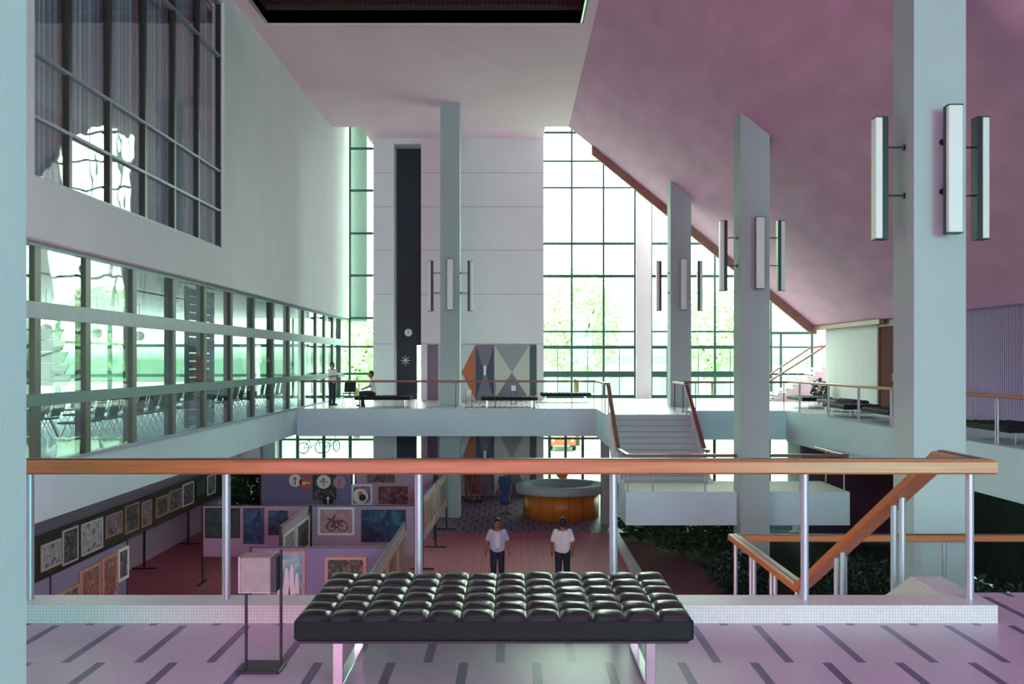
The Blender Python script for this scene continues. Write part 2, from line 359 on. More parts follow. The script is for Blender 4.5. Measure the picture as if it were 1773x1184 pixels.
for z in (9.4, 8.0, 6.2, 4.38, 2.33): jb.box(x0, s0, YB-.006, YB, z, z+.02).box(s1, x1, YB-.006, YB, z, z+.02)
struct('trim_3', jb, M['board'], 'thin horizontal joint lines across the back wall', 'trim')
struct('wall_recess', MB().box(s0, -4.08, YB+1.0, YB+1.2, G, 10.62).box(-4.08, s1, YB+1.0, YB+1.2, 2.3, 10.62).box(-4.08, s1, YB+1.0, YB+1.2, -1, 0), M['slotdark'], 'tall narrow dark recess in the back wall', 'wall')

# glazing walls
def glazing(name, label, x0, x1, z0, z1, y, vs_, hs, thin=(), vt=.09, ht=.05, mt=None, pane=None):
    r = thing(name, label, 'window', ((x0+x1)/2, y, z0), kind='structure'); cx = (x0+x1)/2; m = MB()
    for v in vs_: m.box(v-cx-vt/2, v-cx+vt/2, -.06, .06, 0, z1-z0)
    for h, t in hs: m.box(x0-cx, x1-cx, -.05, .05, h-z0-t*.8, h-z0+t*.8)
    for v, a, b in thin: m.box(v-cx-.015, v-cx+.015, -.03, .03, a-z0, b-z0)
    m.build('mullions', mt or M['frame'], r)
    MB().box(x0-cx, x1-cx, -.008, .008, 0, z1-z0).build('pane', pane or M['glass'], r)
    return r
hs = [(11.6, .06), (10.35, .05), (9.19, .05), (6.75, .07), (5.33, .08), (2.91, .05), (2.23, .09), (1.05, .16), (.06, .12)]
glazing('window_1', 'tall bright gridded window right of the back wall', 1.27, 5.36, 0, 13.2, YW, [1.3, 2.57, 3.96, 5.33], hs, [(v, 0, 2.2) for v in (1.95, 3.27, 4.65)])
glazing('window_2', 'bright gridded window under the sloping roof beyond the right columns', 6.02, 11.3, 0, 13.2, YW, [6.05, 7.42, 8.82, 10.2, 11.27], hs, [(v, 0, 2.2) for v in (6.72, 8.1, 9.5, 10.7)])
glazing('window_3', 'low window behind the rising stair at the far right', 11.3, 13.1, 0, 2.9, YW, [11.7, 13.06], [(2.85, .08), (2.23, .05), (1.05, .06), (.06, .1)])
glazing('window_4', 'tall narrow window strip at the far end of the left wall', XG, -5.78, 0, 13.2, YW, [XL+.02, -5.83], [(10.9, .06), (9.07, .06), (7.2, .06), (5.36, .06), (3.5, .06), (2.25, .05), (1.07, .06), (.05, .1)])
glazing('window_5', 'ground floor window left of the back wall under the far balcony', -10.2, -5.53, G, -.87, YW, [-10.15, -9.4, -8.25, -7.1, -6.0], [(-1.8, .06), (G+.05, .1)], vt=.14)
glazing('window_6', 'ground floor window right of the back wall behind the round desk', 1.27, 12, G, -.87, YW, [1.6, 2.3, 3.05, 4.0, 5.2, 6.4, 7.6, 8.8, 10.0, 11.2], [(-1.75, .06), (G+.05, .1)], vt=.12)
glazing('window_7', 'far end window of the room behind the left glass wall', -17, XG, 0, 3.5, YW, [-16.9, -15, -13.2, -11.4, -9.6, -8.2], [(2.3, .08), (1.0, .08), (.05, .1)])
wf = MB().box(11.3, 16, YW-.1, YW+.1, 2.9, 13.2).box(13.1, 16, YW-.1, YW+.1, 0, 2.9).box(15.8, 16, 38, YW, 0, 13).box(5.36, 6.02, YW-.25, YW+.1, G, 13.2)
wf.box(XG-3, -10.2, YW-.1, YW+.1, G, -.8).box(-18, XL, YW-.1, YW+.1, 3.5, 13.2)
wf.box(XR+.05, 16, 38.0, 38.2, 0, 6)
struct('wall_far', wf, M['plaster'], 'pale plaster around the far windows', 'wall')
# left upper wall with the curtained opening
OY0, OY1, OZ0, OZ1, ZG = 14.1, 24.6, 4.40, 10.5, 3.486
# opening recomputed on the wall plane at XL
OY0 = -XL*F/828; OY1 = -XL*F/499.5; OZ0 = EYE+319*OY0/F
lw = MB().box(XL-.3, XL, -20, OY0, ZG, ZC).box(XL-.3, XL, OY1, YW, ZG, 13.2).box(XL-.3, XL, OY0, OY1, ZG, OZ0).box(XL-.3, XL, OY0, OY1, OZ1, ZC)
lw.box(XL, 12.2, -20.2, -20, -.3, ZC+.4).box(-9, XL, -20, 6.5, -4.5, 0).box(-9.2, -9, -20, 6.5, 0, 3.6)
struct('wall_left', lw, M['plaster'], 'long pale left wall above the glass strip', 'wall')
r = thing('window_8', 'large mullioned window high in the left wall in front of grey curtains', 'window', (XL-.14, 0, 0), kind='structure')
m = MB()
for px in (60, 131, 200, 260, 310, 351, 388): y = -XL*F/(888-px); m.box(-.08, .06, y-.055, y+.055, OZ0, OZ1)
m.build('mullions', M['mullion'], r); m = MB()
for z in (OZ0+.03, EYE+428*OY0/F, EYE+541*OY0/F, 9.15, OZ1-.04): m.box(-.03, .07, OY0, OY1, z-.025, z+.025)
m.build('transoms', M['transom'], r)
MB().box(-.006, .006, OY0, OY1, OZ0, OZ1).build('pane', M['tintglass'], r)
# curtain
cu = MB(); n = 420; v = []; f = []
for i in range(n+1):
    y = OY0-1+(OY1+2-OY0)*i/n; x = XL-.62+.05*math.sin(i*.9)+.02*math.sin(i*.37)
    v += [(x, y, OZ0-.3), (x, y, 10.9)]
f = [(2*i, 2*i+2, 2*i+3, 2*i+1) for i in range(n)]
cu.add(v, f, 0, True); cu.add([(a-.012, b, c) for a, b, c in v], [tuple(reversed(q)) for q in f], 0, True)
tag(cu.build('curtain', M['curtain']), 'long pleated grey curtain behind the high left window', 'curtain')
struct('ceiling_left', MB().box(-18, XL-.3, -20, YW, ZG, ZG+.25).box(-18, XL-.3, -20, YW, 10.9, 11.1).box(-10, -9.8, 8, 30, ZG, 11), M['ceiling'], 'low white ceiling of the room behind the left glass wall', 'ceiling')
# left lower glass wall
r = thing('window_9', 'long glazed wall with dark mullions along the left balcony', 'window', (XG, 0, 0), kind='structure')
m = MB()
for px in (60, 148, 229, 298, 352, 398, 437, 470.5, 498.5, 524, 545.5, 560.5, 575, 588): 
    y = -XG*F/(888-px)
    if y < YW+.4: m.box(-.14, .05, y-.10, y+.10, 0, ZG)
m.build('mullions', M['mullion'], r)
MB().box(-.05, .06, 13, YW, 2.30, 2.56).box(-.05, .08, 13, YW, 0, .06).box(-.04, .06, 13, YW, ZG-.07, ZG).build('transoms', M['transom'], r)
MB().box(-.05, .06, 13, YW, .94, 1.13).build('lower_transom', M['transom2'], r)
MB().box(-.006, .006, 13, YW, .06, ZG-.05).build('pane', M['tintglass'], r)
# slabs
struct('floor_left_balcony', MB().box(-18, XG+.02, 3, YW, T, 0), M['fascia'], 'pale edge beam of the left balcony under the glass wall', 'floor')
fs = MB().box(XG+.02, 2.85, 34.07, YW, -.94, -.004).box(2.85, 5.45, 30.4, YW, -.94, -.004).box(5.45, 8.94, 32.6, YW, -.94, -.004).box(8.94, 16, 32.5, YW, -.94, -.004)
struct('floor_far_balcony', fs, M['fascia'], 'pale slab of the far balcony spanning the hall', 'floor')
struct('floor_far_tiles', MB().box(XG+.02, 2.85, 34.10, YB+2.2, -.004, .004).box(2.85, 5.45, 30.5, YB+2.2, -.004, .004).box(5.45, 16, 32.65, YB+2.2, -.004, .004), M['farfloor'], 'pale tiled walking surface of the far balcony', 'floor')
rs = MB().prism([(8.94,32.5),(9.42,18.3),(9.52,8),(9.52,-20),(16,-20),(16,32.5)], -1.0, 0)
struct('floor_right_balcony', rs, M['fascia'], 'mauve edge beam and floor of the right balcony', 'floor')
# right wall
struct('wall_right', MB().box(XR, XR+.2, 32.75, 38.2, 0, 3.0), M['curtain2'], 'pale ribbed panelling at the far end of the right balcony', 'wall')
struct('wall_right_near', MB().box(XR, XR+.2, -20, 31.3, 0, 3.0), M['curtain3'], 'mauve ribbed panelling along the right balcony', 'wall')
d = thing('door_1', 'tall red-brown door between the ribbed panels of the right balcony', 'door', (XR+.1, 32.02, 0), kind='structure')
MB().box(-.05, .05, -.72, .72, 0, 2.75).build('leaf', M['doorwood'], d); MB().box(-.1, .06, -.78, -.70, 0, 2.95).box(-.1, .06, .70, .78, 0, 2.95).box(-.1, .06, -.78, .78, 2.75, 3.0).build('door_frame', M['trim'], d)
MB().tube((-.09, -.55, 1.0), (-.09, -.55, 1.25), .015).build('handle', M['steel'], d)
# ground side walls
struct('wall_ground_left', MB().box(-10.5, -10.25, 7, YW, G, T), M['board'], 'mauve ground floor wall behind the long olive board', 'wall')
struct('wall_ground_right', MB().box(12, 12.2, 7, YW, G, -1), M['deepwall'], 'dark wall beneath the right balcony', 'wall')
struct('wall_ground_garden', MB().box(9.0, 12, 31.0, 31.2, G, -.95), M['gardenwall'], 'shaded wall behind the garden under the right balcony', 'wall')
struct('wall_ground_corner', MB().box(-10.25, -9.75, YB-.4, YB, G, T), M['plaster'], 'pale ground floor wall end beside the lower left window', 'wall')
# left pillar beside the camera
struct('wall_pillar_left', MB().box(-3.4, -2.306, 3.7, 4.72, 0, ZC), M['pillar'], 'pale pillar face filling the left edge of the view', 'pillar')
# outdoors
struct('ground_outside', MB().box(-120, 120, YW+.3, 260, G-.3, G-.02), M['pave'], 'bright paved ground outside the windows', 'ground')
struct('ground_outside_left', MB().box(-120, -17.3, -20, YW+.3, G-.3, G-.02), M['lawn'], 'green ground outside the left room', 'ground')
struct('lawn_outside', MB().box(-120, 120, 70, 110, G-.02, G+.02), M['lawn'], 'pale lawn outside the far windows', 'lawn')

# ------------------------------------------------------------------ columns and their lamps
def column(x0, x1, y0, dep, ztop, label, base=G):
    cx = (x0+x1)/2; hw = (x1-x0)/2; o = MB()
    poly = [(-hw, 0), (hw, 0), (hw, dep), (-hw, dep)]
    if ztop is None: zt = [zr(cx+x)-base+.12 for x, y in poly]
    else: zt = [ztop-base]*4
    v = [(x, y, 0) for x, y in poly]+[(x, y, z) for (x, y), z in zip(poly, zt)]
    o.add(v, [(3,2,1,0),(4,5,6,7),(0,1,5,4),(1,2,6,5),(2,3,7,6),(3,0,4,7)])
    ob = o.build('column', M['column'], None, (cx, y0, base)); tag(ob, label, 'column', 'tall rectangular columns of the hall')
    return cx, y0+dep/2, hw, dep/2
cols = [(5.78, 6.53, 14.35, .78, None, 'nearest and widest tall column on the right, teal-lit front face', 'nearest right column'),
        (5.76, 6.50, 25.2, .78, None, 'second column on the right, rising through the stair landing', 'second right column'),
        (5.62, 6.36, 35.5, .78, None, 'third column on the right, standing on the far balcony', 'third right column'),
        (-2.59, -1.90, 35.5, .78, ZC+.1, 'lone column left of centre on the far balcony in front of the back wall', 'lone left column')]
def lamp(label, cx, cy, z0, ang, length=1.78, off=.36):
    r = thing('wall_lamp', label, 'wall lamp', (cx, cy, z0), ang, 'slender vertical lamps on the columns')
    # local -Y points away from the column
    MB().bbox(-.10, .10, -.10, .005, 0, length, .012).build('diffuser', M['white'], r)
    MB().box(-.102, .102, .005, .085, 0, length).box(-.102, .102, -.1, .085, -.012, 0).box(-.102, .102, -.1, .085, length, length+.012).build('back_channel', M['black'], r)
    for k in (.36, .76):
        a = MB(); a.tube((0, .08, length*k), (0, off, length*k), .014); a.tube((0, off-.03, length*k), (0, off, length*k), .045); a.build('arm', M['black'], r)
for x0, x1, y0, dep, zt, lab, nm in cols:
    cx, cy, hx, hy = column(x0, x1, y0, dep, zt, lab)
    z0 = 3.44
    lamp('vertical lamp on the camera-facing side of the '+nm, cx+.03, cy-hy-.36, z0, 0)
    lamp('vertical lamp standing off the left side of the '+nm, cx-hx-.36, cy-.05, z0, -math.pi/2)
    lamp('vertical lamp standing off the right side of the '+nm, cx+hx+.36, cy-.05, z0, math.pi/2)

# ------------------------------------------------------------------ near kerb, railing and stair
struct('trim_kerb', MB().box(-6, 3.045, 6.25, 6.53, 0, .113), M['kerb'], 'mosaic-tiled kerb under the front railing', 'kerb')
def railing(label, pts, posts, ht_floor, wd=.13, ht=.085, rad=.026, wood='wood', pm='steel', group=None, strip=True, pairs=False):
    """pts: polyline of the top of the handrail; posts: list of (x,y,z_base,z_top)"""
    b = pts[0]; bx, by, bz = posts[0][0], posts[0][1], posts[0][2]
    r = thing('railing', label, 'railing', (bx, by, bz), 0, group)
    L = [(p[0]-bx, p[1]-by, p[2]-bz) for p in pts]
    h = MB().sweep(L, wd, ht).build('handrail', M[wood], r)
    if strip: MB().sweep([(x, y, z+.008) for x, y, z in L], wd*.28, .014, ch=.003).build('metal_strip', M['darkstrip'], h)
    for x, y, z0, z1 in posts:
        for dy in ((-.045, .045) if pairs else (0,)):
            m = MB().tube((x-bx, y+dy-by, z0-bz), (x-bx, y+dy-by, z1-bz), rad, n=14)
            m.build('post', M[pm], r)
    return r
zt = 1.01
LZ = -1.73
front_posts = [(W(px, 6.42), 6.42, .11, zt-.06) for px in (52, 392, 725, 1062, 1393, 1679)]
railing('long front railing with an orange wooden handrail on steel posts above the mosaic kerb',
        [(-6, 6.44, zt), (3.03, 6.44, zt), (3.03, 7.05, zt), (3.03, 10.5, zt-1.71), (3.03, 13.62, zt-1.74), (14, 13.62, zt-1.74)],
        front_posts+[(3.03, y, z-.92, z-.05) for y, z in ((7.75, .66), (7.92, .58), (9.15, -.03), (9.32, -.11), (10.45, -.69), (10.62, -.72), (11.5, -.72), (11.67, -.72), (12.5, -.72), (12.67, -.72), (13.55, -.73))]
        +[(x, 13.62, LZ, -.77) for x in (4.55, 5.9, 7.3, 8.7)], .9, strip=True, wd=.145, ht=.09)
st = thing('staircase', 'near staircase going down from the upper floor beside the front railing', 'staircase', (3.05, 7.08, 0), 0, kind=None)
N = 11; rise = -LZ/N; run = 3.42/N
for i in range(N):
    MB().box(.02, 2.6, i*run, (i+1)*run+.02, -(i+1)*rise-.16, -(i+1)*rise).build('step', M['kerb'], st)
MB().box(-.02, 12, 3.42, 6.65, LZ-.25, LZ).build('landing', M['fascia'], st)
MB().prism([(-.55, .113), (0, .113), (3.42, LZ+.12), (6.6, LZ+.12), (6.6, LZ-.3), (3.42, LZ-.3), (0, -.35), (-.55, -.35)], -.22, 0, 'x').build('stringer', M['kerb'], st)

# ------------------------------------------------------------------ far stair and its landing
fst = thing('staircase', 'far staircase rising from the mid-height landing to the far balcony', 'staircase', (2.9, 25.56, G))
L0 = LZ-G
MB().prism([(0, 0), (2.855, 0), (2.855, .43), (3.605, .43), (3.605, 0), (5.75, 0), (5.75, 2.3), (0, 2.3)], L0-.85, L0).build('landing', M['fascia'], fst)
MB().prism([(.05, .05), (2.85, .05), (2.85, .44), (3.61, .44), (3.61, .05), (5.7, .05), (5.7, 2.28), (.05, 2.28)], L0, L0+.008).build('landing_tiles', M['cream'], fst)
N = 11; rise = -LZ/N; y0 = 2.2; run = (30.4-25.56-y0)/N
for i in range(N):
    MB().box(.12, 2.5, y0+i*run, y0+(i+1)*run+.03, L0+i*rise-.1, L0+(i+1)*rise).build('step', M['stair'], fst)
for x in (0, 2.48):
    MB().prism([(1.9, L0+.1), (2.2, L0+.1), (4.84, -G+.06), (4.84, -G-.94), (4.4, -G-.95), (2.2, L0-.4), (1.9, L0-.4)], x, x+.14, 'x').build('stringer', M['plaster'], fst)
# lower flight behind landing
for i in range(12):
    MB().box(3.1, 5.6, 2.3+i*.3, 2.6+i*.3, L0-(i+1)*.185-.12, L0-(i+1)*.185).build('step', M['fascia'], fst)
zl = LZ+.97
railing('stair and landing railing left of the far staircase, running along the landing front',
        [(2.9, 30.3, .97), (2.9, 27.4, zl), (2.97, 25.66, zl), (8.58, 25.66, zl), (8.58, 28.2, zl-.02)],
        [(2.9, 30.2, 0, .93), (2.9, 29.2, -.57, .3), (2.9, 28.3, -1.1, -.25), (2.95, 27.2, LZ, zl), (2.95, 26.5, LZ, zl), (2.97, 25.7, LZ, zl), (3.6, 25.66, LZ, zl), (4.95, 25.66, LZ, zl), (7.4, 25.66, LZ, zl), (8.55, 25.7, LZ, zl), (8.55, 27.2, LZ, zl)], .9,
        wood='darkwood', rad=.02, wd=.12, ht=.08, strip=False)
railing('sloping dark handrail right of the far staircase', [(5.27, 30.3, .97), (5.27, 27.4, zl), (5.27, 26.9, zl)],
        [(5.27, 30.2, 0, .93), (5.27, 29.2, -.57, .3), (5.27, 28.3, -1.1, -.25), (5.27, 27.1, LZ, zl)], .9, wood='darkwood', rad=.02, wd=.12, ht=.08, strip=False)
# far balcony railings
fy = 34.2
railing('long thin railing with a dark red handrail along the far balcony', [(-7.3, fy, .97), (2.86, fy, .97), (2.86, 30.6, .97)],
        [(W(px, fy), fy, 0, .93) for px in (516, 570, 622, 722, 789, 858, 925, 990, 1028)]+[(2.86, 32, 0, .93), (2.86, 30.9, 0, .93)], .9, wood='darkwood', rad=.012, wd=.1, ht=.07, strip=False, pm='black')
railing('thin railing on the far balcony between the staircase and the right balcony', [(5.3, 30.6, .97), (5.3, 32.7, .97), (9.02, 32.7, .97)],
        [(5.3, 31, 0, .93), (5.3, 32.6, 0, .93), (6.0, 32.7, 0, .93), (7.4, 32.7, 0, .93), (8.9, 32.7, 0, .93)], .9, wood='darkwood', rad=.014, wd=.1, ht=.07, strip=False, pm='black')
def redge(y): return 8.94+(32.5-y)*.0338 if y > 18.3 else 9.42+(18.3-y)*.0097
ys = [31.5, 28.9, 26.6, 24.5, 22.7, 21.2, 19.5, 17.5, 15.5]
railing('right balcony railing with pale handrail on paired steel posts', [(redge(y)+.1, y, .99) for y in (32.8, 28, 24, 18.3, 9)],
        [(redge(y)+.1, y, 0, .93) for y in ys], .9, wood='wood', rad=.02, wd=.12, ht=.07, strip=False, pairs=True)

# rising stair at the far right
rst = thing('staircase', 'small staircase rising to the right in front of the far right window', 'staircase', (10.4, 40.2, 0))
for i in range(9): MB().box(i*.3, i*.3+.34, 0, 1.5, i*.17+.05, (i+1)*.17).build('step', M['cream'], rst)
MB().prism([(0, 0), (2.9, 0), (2.9, 1.62), (2.7, 1.62)], -.06, .02, 'y').build('stringer', M['ceiling'], rst)
railing('sloping handrails of the small far right staircase', [(10.2, 40.2, .75), (12.75, 40.2, 2.35), (13.4, 40.2, 2.4)], [(10.5, 40.2, .05, .9), (11.5, 40.2, .6, 1.5), (12.5, 40.2, 1.2, 2.1)], .9, wood='darkwood', rad=.015, wd=.09, ht=.07, strip=False)
railing('rear handrail of the small far right staircase', [(10.2, 41.6, .75), (12.4, 41.6, 2.2), (13.4, 41.6, 2.35)], [(10.5, 41.6, .05, .9), (11.5, 41.6, .6, 1.5), (12.3, 41.6, 1.2, 2.1)], .9, wood='darkwood', rad=.015, wd=.09, ht=.07, strip=False)

# ------------------------------------------------------------------ tufted benches
def bench(label, loc, rz=0, seg=11, group='black tufted benches', L=1.97, D=1.05, nx=12, ny=6, lea='leather'):
    r = thing('tufted_bench', label, 'bench', loc, rz, group)
    m = MB(); v = []; f = []; NX = nx*seg; NY = ny*seg; top = .365
    rnd = [[random.uniform(.8, 1.15) for _ in range(ny)] for _ in range(nx)]
    def h(i, j):
        ci = min(nx-1, i//seg); cj = min(ny-1, j//seg)
        a = (i/seg-ci)*2-1; b = (j/seg-cj)*2-1
        if i in (0, NX): a = 1
        if j in (0, NY): b = 1
        pa = (1-a**4); pb = (1-b*b); base = .030*(max(pa, 0)**.6)*(max(pb, 0)**.6)*rnd[ci][cj]
        return top+base+.0015*math.sin(i*.5+j*.7)
    for j in range(NY+1):
        for i in range(NX+1):
            x = -L/2+L*i/NX; y = D*j/NY
            if i in (0, NX) or j in (0, NY): z = top-.004
            else: z = h(i, j)
            v.append((x, y, z))
    f = [(j*(NX+1)+i, j*(NX+1)+i+1, (j+1)*(NX+1)+i+1, (j+1)*(NX+1)+i) for j in range(NY) for i in range(NX)]
    m.add(v, f, 0, True)
    cu_ = m.build('tufted_top', M[lea], r)
    MB().bbox(-L/2-.004, L/2+.004, -.004, D+.004, .26, top+.004, .012).build('cushion_side', M['leather2'], r)
    MB().box(-L/2+.02, L/2-.02, .02, D-.02, .245, .262).build('seat_frame', M['black'], r)
    for x in (-.79, .79):
        for y, nm in ((.115, 'leg'), (.80, 'leg')):
            MB().bbox(x-.026, x+.026, y-.008, y+.008, .012, .25, .003).build(nm, M['chrome'], r)
        MB().bbox(x-.026, x+.026, .107, .808, 0, .014, .003).build('runner', M['chrome'], r)
        MB().box(x-.026, x+.026, .107, .808, .236, .25).build('bracket', M['chrome'], r)
    return r
b0 = bench('large black leather tufted bench in the foreground, facing the front railing', (-.094, 4.92, 0), 0)
b1 = bench('black tufted bench on the far balcony in front of the painted doors', (W(882, 35.2), 34.85, 0), 0, seg=3, lea='leather2')
dup(b1, (W(665, 35.8), 35.3, 0), 0, 'black tufted bench on the far balcony beside the seated visitor')
dup(b1, (W(977, 40.3), 40.0, 0), R(180), 'small-looking dark bench farthest back beside the bright window')
dup(b1, (10.6, 20.2, 0), R(90), 'nearest black bench on the right balcony, seen right of the widest column')
dup(b1, (10.6, 26.3, 0), R(90), 'black bench on the right balcony just behind the widest column')
dup(b1, (10.5, 29.4, 0), R(90), 'long black bench in the middle of the right balcony railing view')
dup(b1, (11.2, 32.3, 0), R(90), 'black bench on the right balcony near the red-brown door')
dup(b1, (11.0, 35.2, 0), R(90), 'black bench farthest along the right balcony beside the dark plant')

# ------------------------------------------------------------------ lantern-like sign stand, foreground
s = thing('sign_stand', 'small black stand holding a pinkish box sign, left of the foreground bench', 'sign stand', (W(454, 5.33), 5.33, 0))
MB().bbox(-.112, .112, -.10, .10, 0, .018, .006).build('base', M['black'], s)
MB().bbox(-.087, -.074, -.03, -.01, .015, .60, .003).build('post', M['black'], s)
MB().bbox(.094, .107, -.01, .01, .015, .64, .003).build('post', M['black'], s)
bx = MB().bbox(-.10, .065, -.09, .07, .425, .612, .006).build('box', M['tvpink'], s)
MB().box(.066, .095, -.085, .06, .43, .61).build('side_plate', M['black'], s)
MB().box(-.098, .064, -.088, -.084, .425, .43).box(-.102, -.096, -.094, .07, .425, .615).build('edge_strip', M['steel'], bx)

def small_stand(label, x, y, hgt=.62):
    s2 = thing('sign_stand', label, 'sign stand', (x, y, 0), 0)
    MB().box(-.12, .12, -.1, .1, 0, .02).build('base', M['black'], s2)
    for dx in (-.1, .1): MB().box(dx-.01, dx+.01, -.01, .01, .02, hgt).build('post', M['black'], s2)
    MB().bbox(-.09, .09, -.09, .09, hgt-.19, hgt, .01).build('box', M['white'], s2)
small_stand('white box sign on thin legs beside the lone left column', W(812, 34.9), 34.9)
small_stand('white box sign on thin legs behind the bench by the painted doors', W(889, 37.5), 37.5, .7)

# ------------------------------------------------------------------ painted doors
def tri(m, a, b, c, y, mi): m.add([(a[0], y, a[1]), (b[0], y, b[1]), (c[0], y, c[1]), (a[0], y+.03, a[1]), (b[0], y+.03, b[1]), (c[0], y+.03, c[1])], [(0,1,2),(3,5,4),(0,3,4,1),(1,4,5,2),(2,5,3,0)], mi)
def mural(z0, z1, where):
    yb = YB+.02; zm = (z0+z1)/2; X = lambda px: W(px, YB)
    def door(x0, x1, name, label, bgc, shapes):
        r_ = thing(name, label, 'door', ((x0+x1)/2, yb, z0)); cx = (x0+x1)/2
        MB().box(x0-cx, x1-cx, 0, .05, 0, z1-z0).build('panel', M[bgc], r_)
        for pts, mc in shapes:
            m_ = MB(); tri(m_, *[(p[0]-cx, p[1]-z0) for p in pts], -.012, 0); m_.build('painted_triangle', M[mc], r_)
        return r_
    door(X(740.5), X(758), 'painted_door', 'plain mauve door panel left of the lone column, '+where, 'mauve', [])
    door(X(790), X(823.5), 'painted_door', 'pale door panel with an orange arrowhead triangle, '+where, 'whitepaint', [(((X(799), zm), (X(823.3), z0), (X(823.3), z1)), 'orange')])
    a, b = X(823.6), X(855.5); c = (a+b)/2
    r_ = door(a, b, 'painted_door', 'door panel with navy side triangles and mauve between, '+where, 'mauve', [(((a, z0), (c-.03, zm), (a, z1)), 'navy'), (((b, z0), (b, z1), (c+.03, zm)), 'navy')])
    MB().bbox(-.05, .05, -.07, -.03, (z1-z0)*.45, (z1-z0)*.62, .01).build('handle', M['white'], r_)
    a, b = X(855.7), X(917); c = (a+b)/2
    door(a, b, 'painted_door', 'wide door panel with cream side triangles meeting at the middle, '+where, 'cream', [(((a, z1), (c, zm), (b, z1)), 'greypaint'), (((a, z0), (b, z0), (c, zm)), 'mauve')])
    door(X(917.2), X(928.5), 'painted_door', 'narrow dark teal door edge at the right of the painted doors, '+where, 'teal', [])
mural(.01, 2.3, 'upper floor')
mural(G, -.95, 'ground floor')
clk = thing('wall_clock', 'round white clock high in the dark recess', 'clock', (W(707, 42.1), 42.13, 2.83))
MB().disc((0, 0, 0), .16, 'y', .05).build('face', M['white'], clk); MB().box(-.008, .008, -.04, -.03, 0, .12).box(0, .08, -.04, -.03, -.006, .008).build('hands', M['black'], clk)
star = MB()
for k in range(4):
    a = k*math.pi/4; star.tube((-.2*math.cos(a), 0, -.2*math.sin(a)), (.2*math.cos(a), 0, .2*math.sin(a)), .016, n=6)
tag(star.build('star_ornament', M['white'], None, (W(702, 42.1), 42.12, 1.65)), 'small white star ornament low in the dark recess', 'ornament')

# ------------------------------------------------------------------ round reception desk
dk = thing('reception_desk', 'round reception desk with amber panels and a wide pale ring counter', 'reception desk', (W(971, 36), 35.95, G))
MB().lathe([(1.28, 0), (1.36, .0), (1.36, .86), (1.28, .86), (1.28, 0)], n=64).build('base_panel', M['desk'], dk)
m = MB()
for k in range(16):
    t = 2*math.pi*k/16+.16; m.tube((1.362*math.cos(t), 1.362*math.sin(t), 0), (1.362*math.cos(t), 1.362*math.sin(t), .86), .008, n=5)
m.build('seam', M['darkstrip'], dk)
MB().lathe([(1.15, .88), (1.62, .88), (1.64, .9), (1.64, 1.13), (1.62, 1.15), (1.15, 1.15), (1.15, .88)], n=64).build('ring_counter', M['column'], dk)
MB().lathe([(1.0, .75), (1.15, .75), (1.15, .8), (1.0, .8), (1.0, .75)], n=48).build('inner_shelf', M['steel'], dk)
sp = thing('disc_sign', 'brown disc sign on a thin pole in the middle of the round desk', 'sign', (W(973, 36), 35.9, G))
MB().tube((0, 0, 0), (0, 0, 1.5), .02).build('pole', M['steel'], sp); MB().disc((0, -.03, 1.55), .22, 'y', .03).build('disc', M['orange'], sp)
MB().disc((0, 0, .02), .2, 'z', .04).build('base', M['black'], sp)
struct('wall_desk_pier', MB().box(W(1041, 34.2), W(1055, 34.2), 34.1, 34.5, G, -.94), M['column'], 'slim pale pier just right of the round desk', 'pier')

# ------------------------------------------------------------------ exhibition boards
def board(label, x0, y0, x1, y1, z0, z1, mt, feet=True, group='exhibition boards'):
    cx, cy = (x0+x1)/2, (y0+y1)/2; L = math.hypot(x1-x0, y1-y0); a = math.atan2(y1-y0, x1-x0)
    r_ = thing('display_board', label, 'display board', (cx, cy, G), a, group)
    MB().box(-L/2, L/2, -.02, .02, z0-G, z1-G).build('panel', mt, r_)
    MB().box(-L/2, L/2, -.025, .025, z1-G, z1-G+.02).build('top_rail', M['black'], r_)
    n_ = max(2, int(L/3)+1)
    for k in range(n_):
        x = -L/2+L*k/(n_-1)
        p = MB().box(x-.022, x+.022, -.03, .03, 0, z1-G+.03).build('post', M['black'], r_)
        MB().box(x-.03, x+.03, -.32, .32, 0, .04).build('foot', M['black'], r_)
    return r_
def picture(label, x, y, z0, z1, wd, facing, cm, fm='white', fw=.05, cat='framed picture', group=None):
    """facing: rotation so that local -Y looks outward"""
    r_ = thing('framed_picture', label, cat, (x, y, z0), facing, group)
    h = z1-z0
    MB().box(-wd/2, -wd/2+fw, -.03, 0, 0, h).box(wd/2-fw, wd/2, -.03, 0, 0, h).box(-wd/2+fw, wd/2-fw, -.03, 0, 0, fw).box(-wd/2+fw, wd/2-fw, -.03, 0, h-fw, h).build('picture_frame', M[fm], r_)
    MB().box(-wd/2+fw, wd/2-fw, -.018, 0, fw, h-fw).build('canvas', cm, r_)
    return r_
board('long low olive-brown board hung with a row of prints along the left wall', -9.9, 19.5, -9.9, 34, -2.93, -2.04, M['olive'])
flower = canvas('flower_drawing', (.75, .68, .74), (.6, .5, .6), (.06, .04, .10), 5, 1)
dk1 = canvas('dark_print', (.03, .02, .05), (.10, .06, .10), (.35, .25, .33), 6, 2)
mv = canvas('mauve_print', (.12, .05, .10), (.3, .17, .25), (.5, .38, .45), 7, 3)
gr = canvas('green_print', (.02, .04, .03), (.07, .07, .05), (.25, .16, .18), 6, 4)
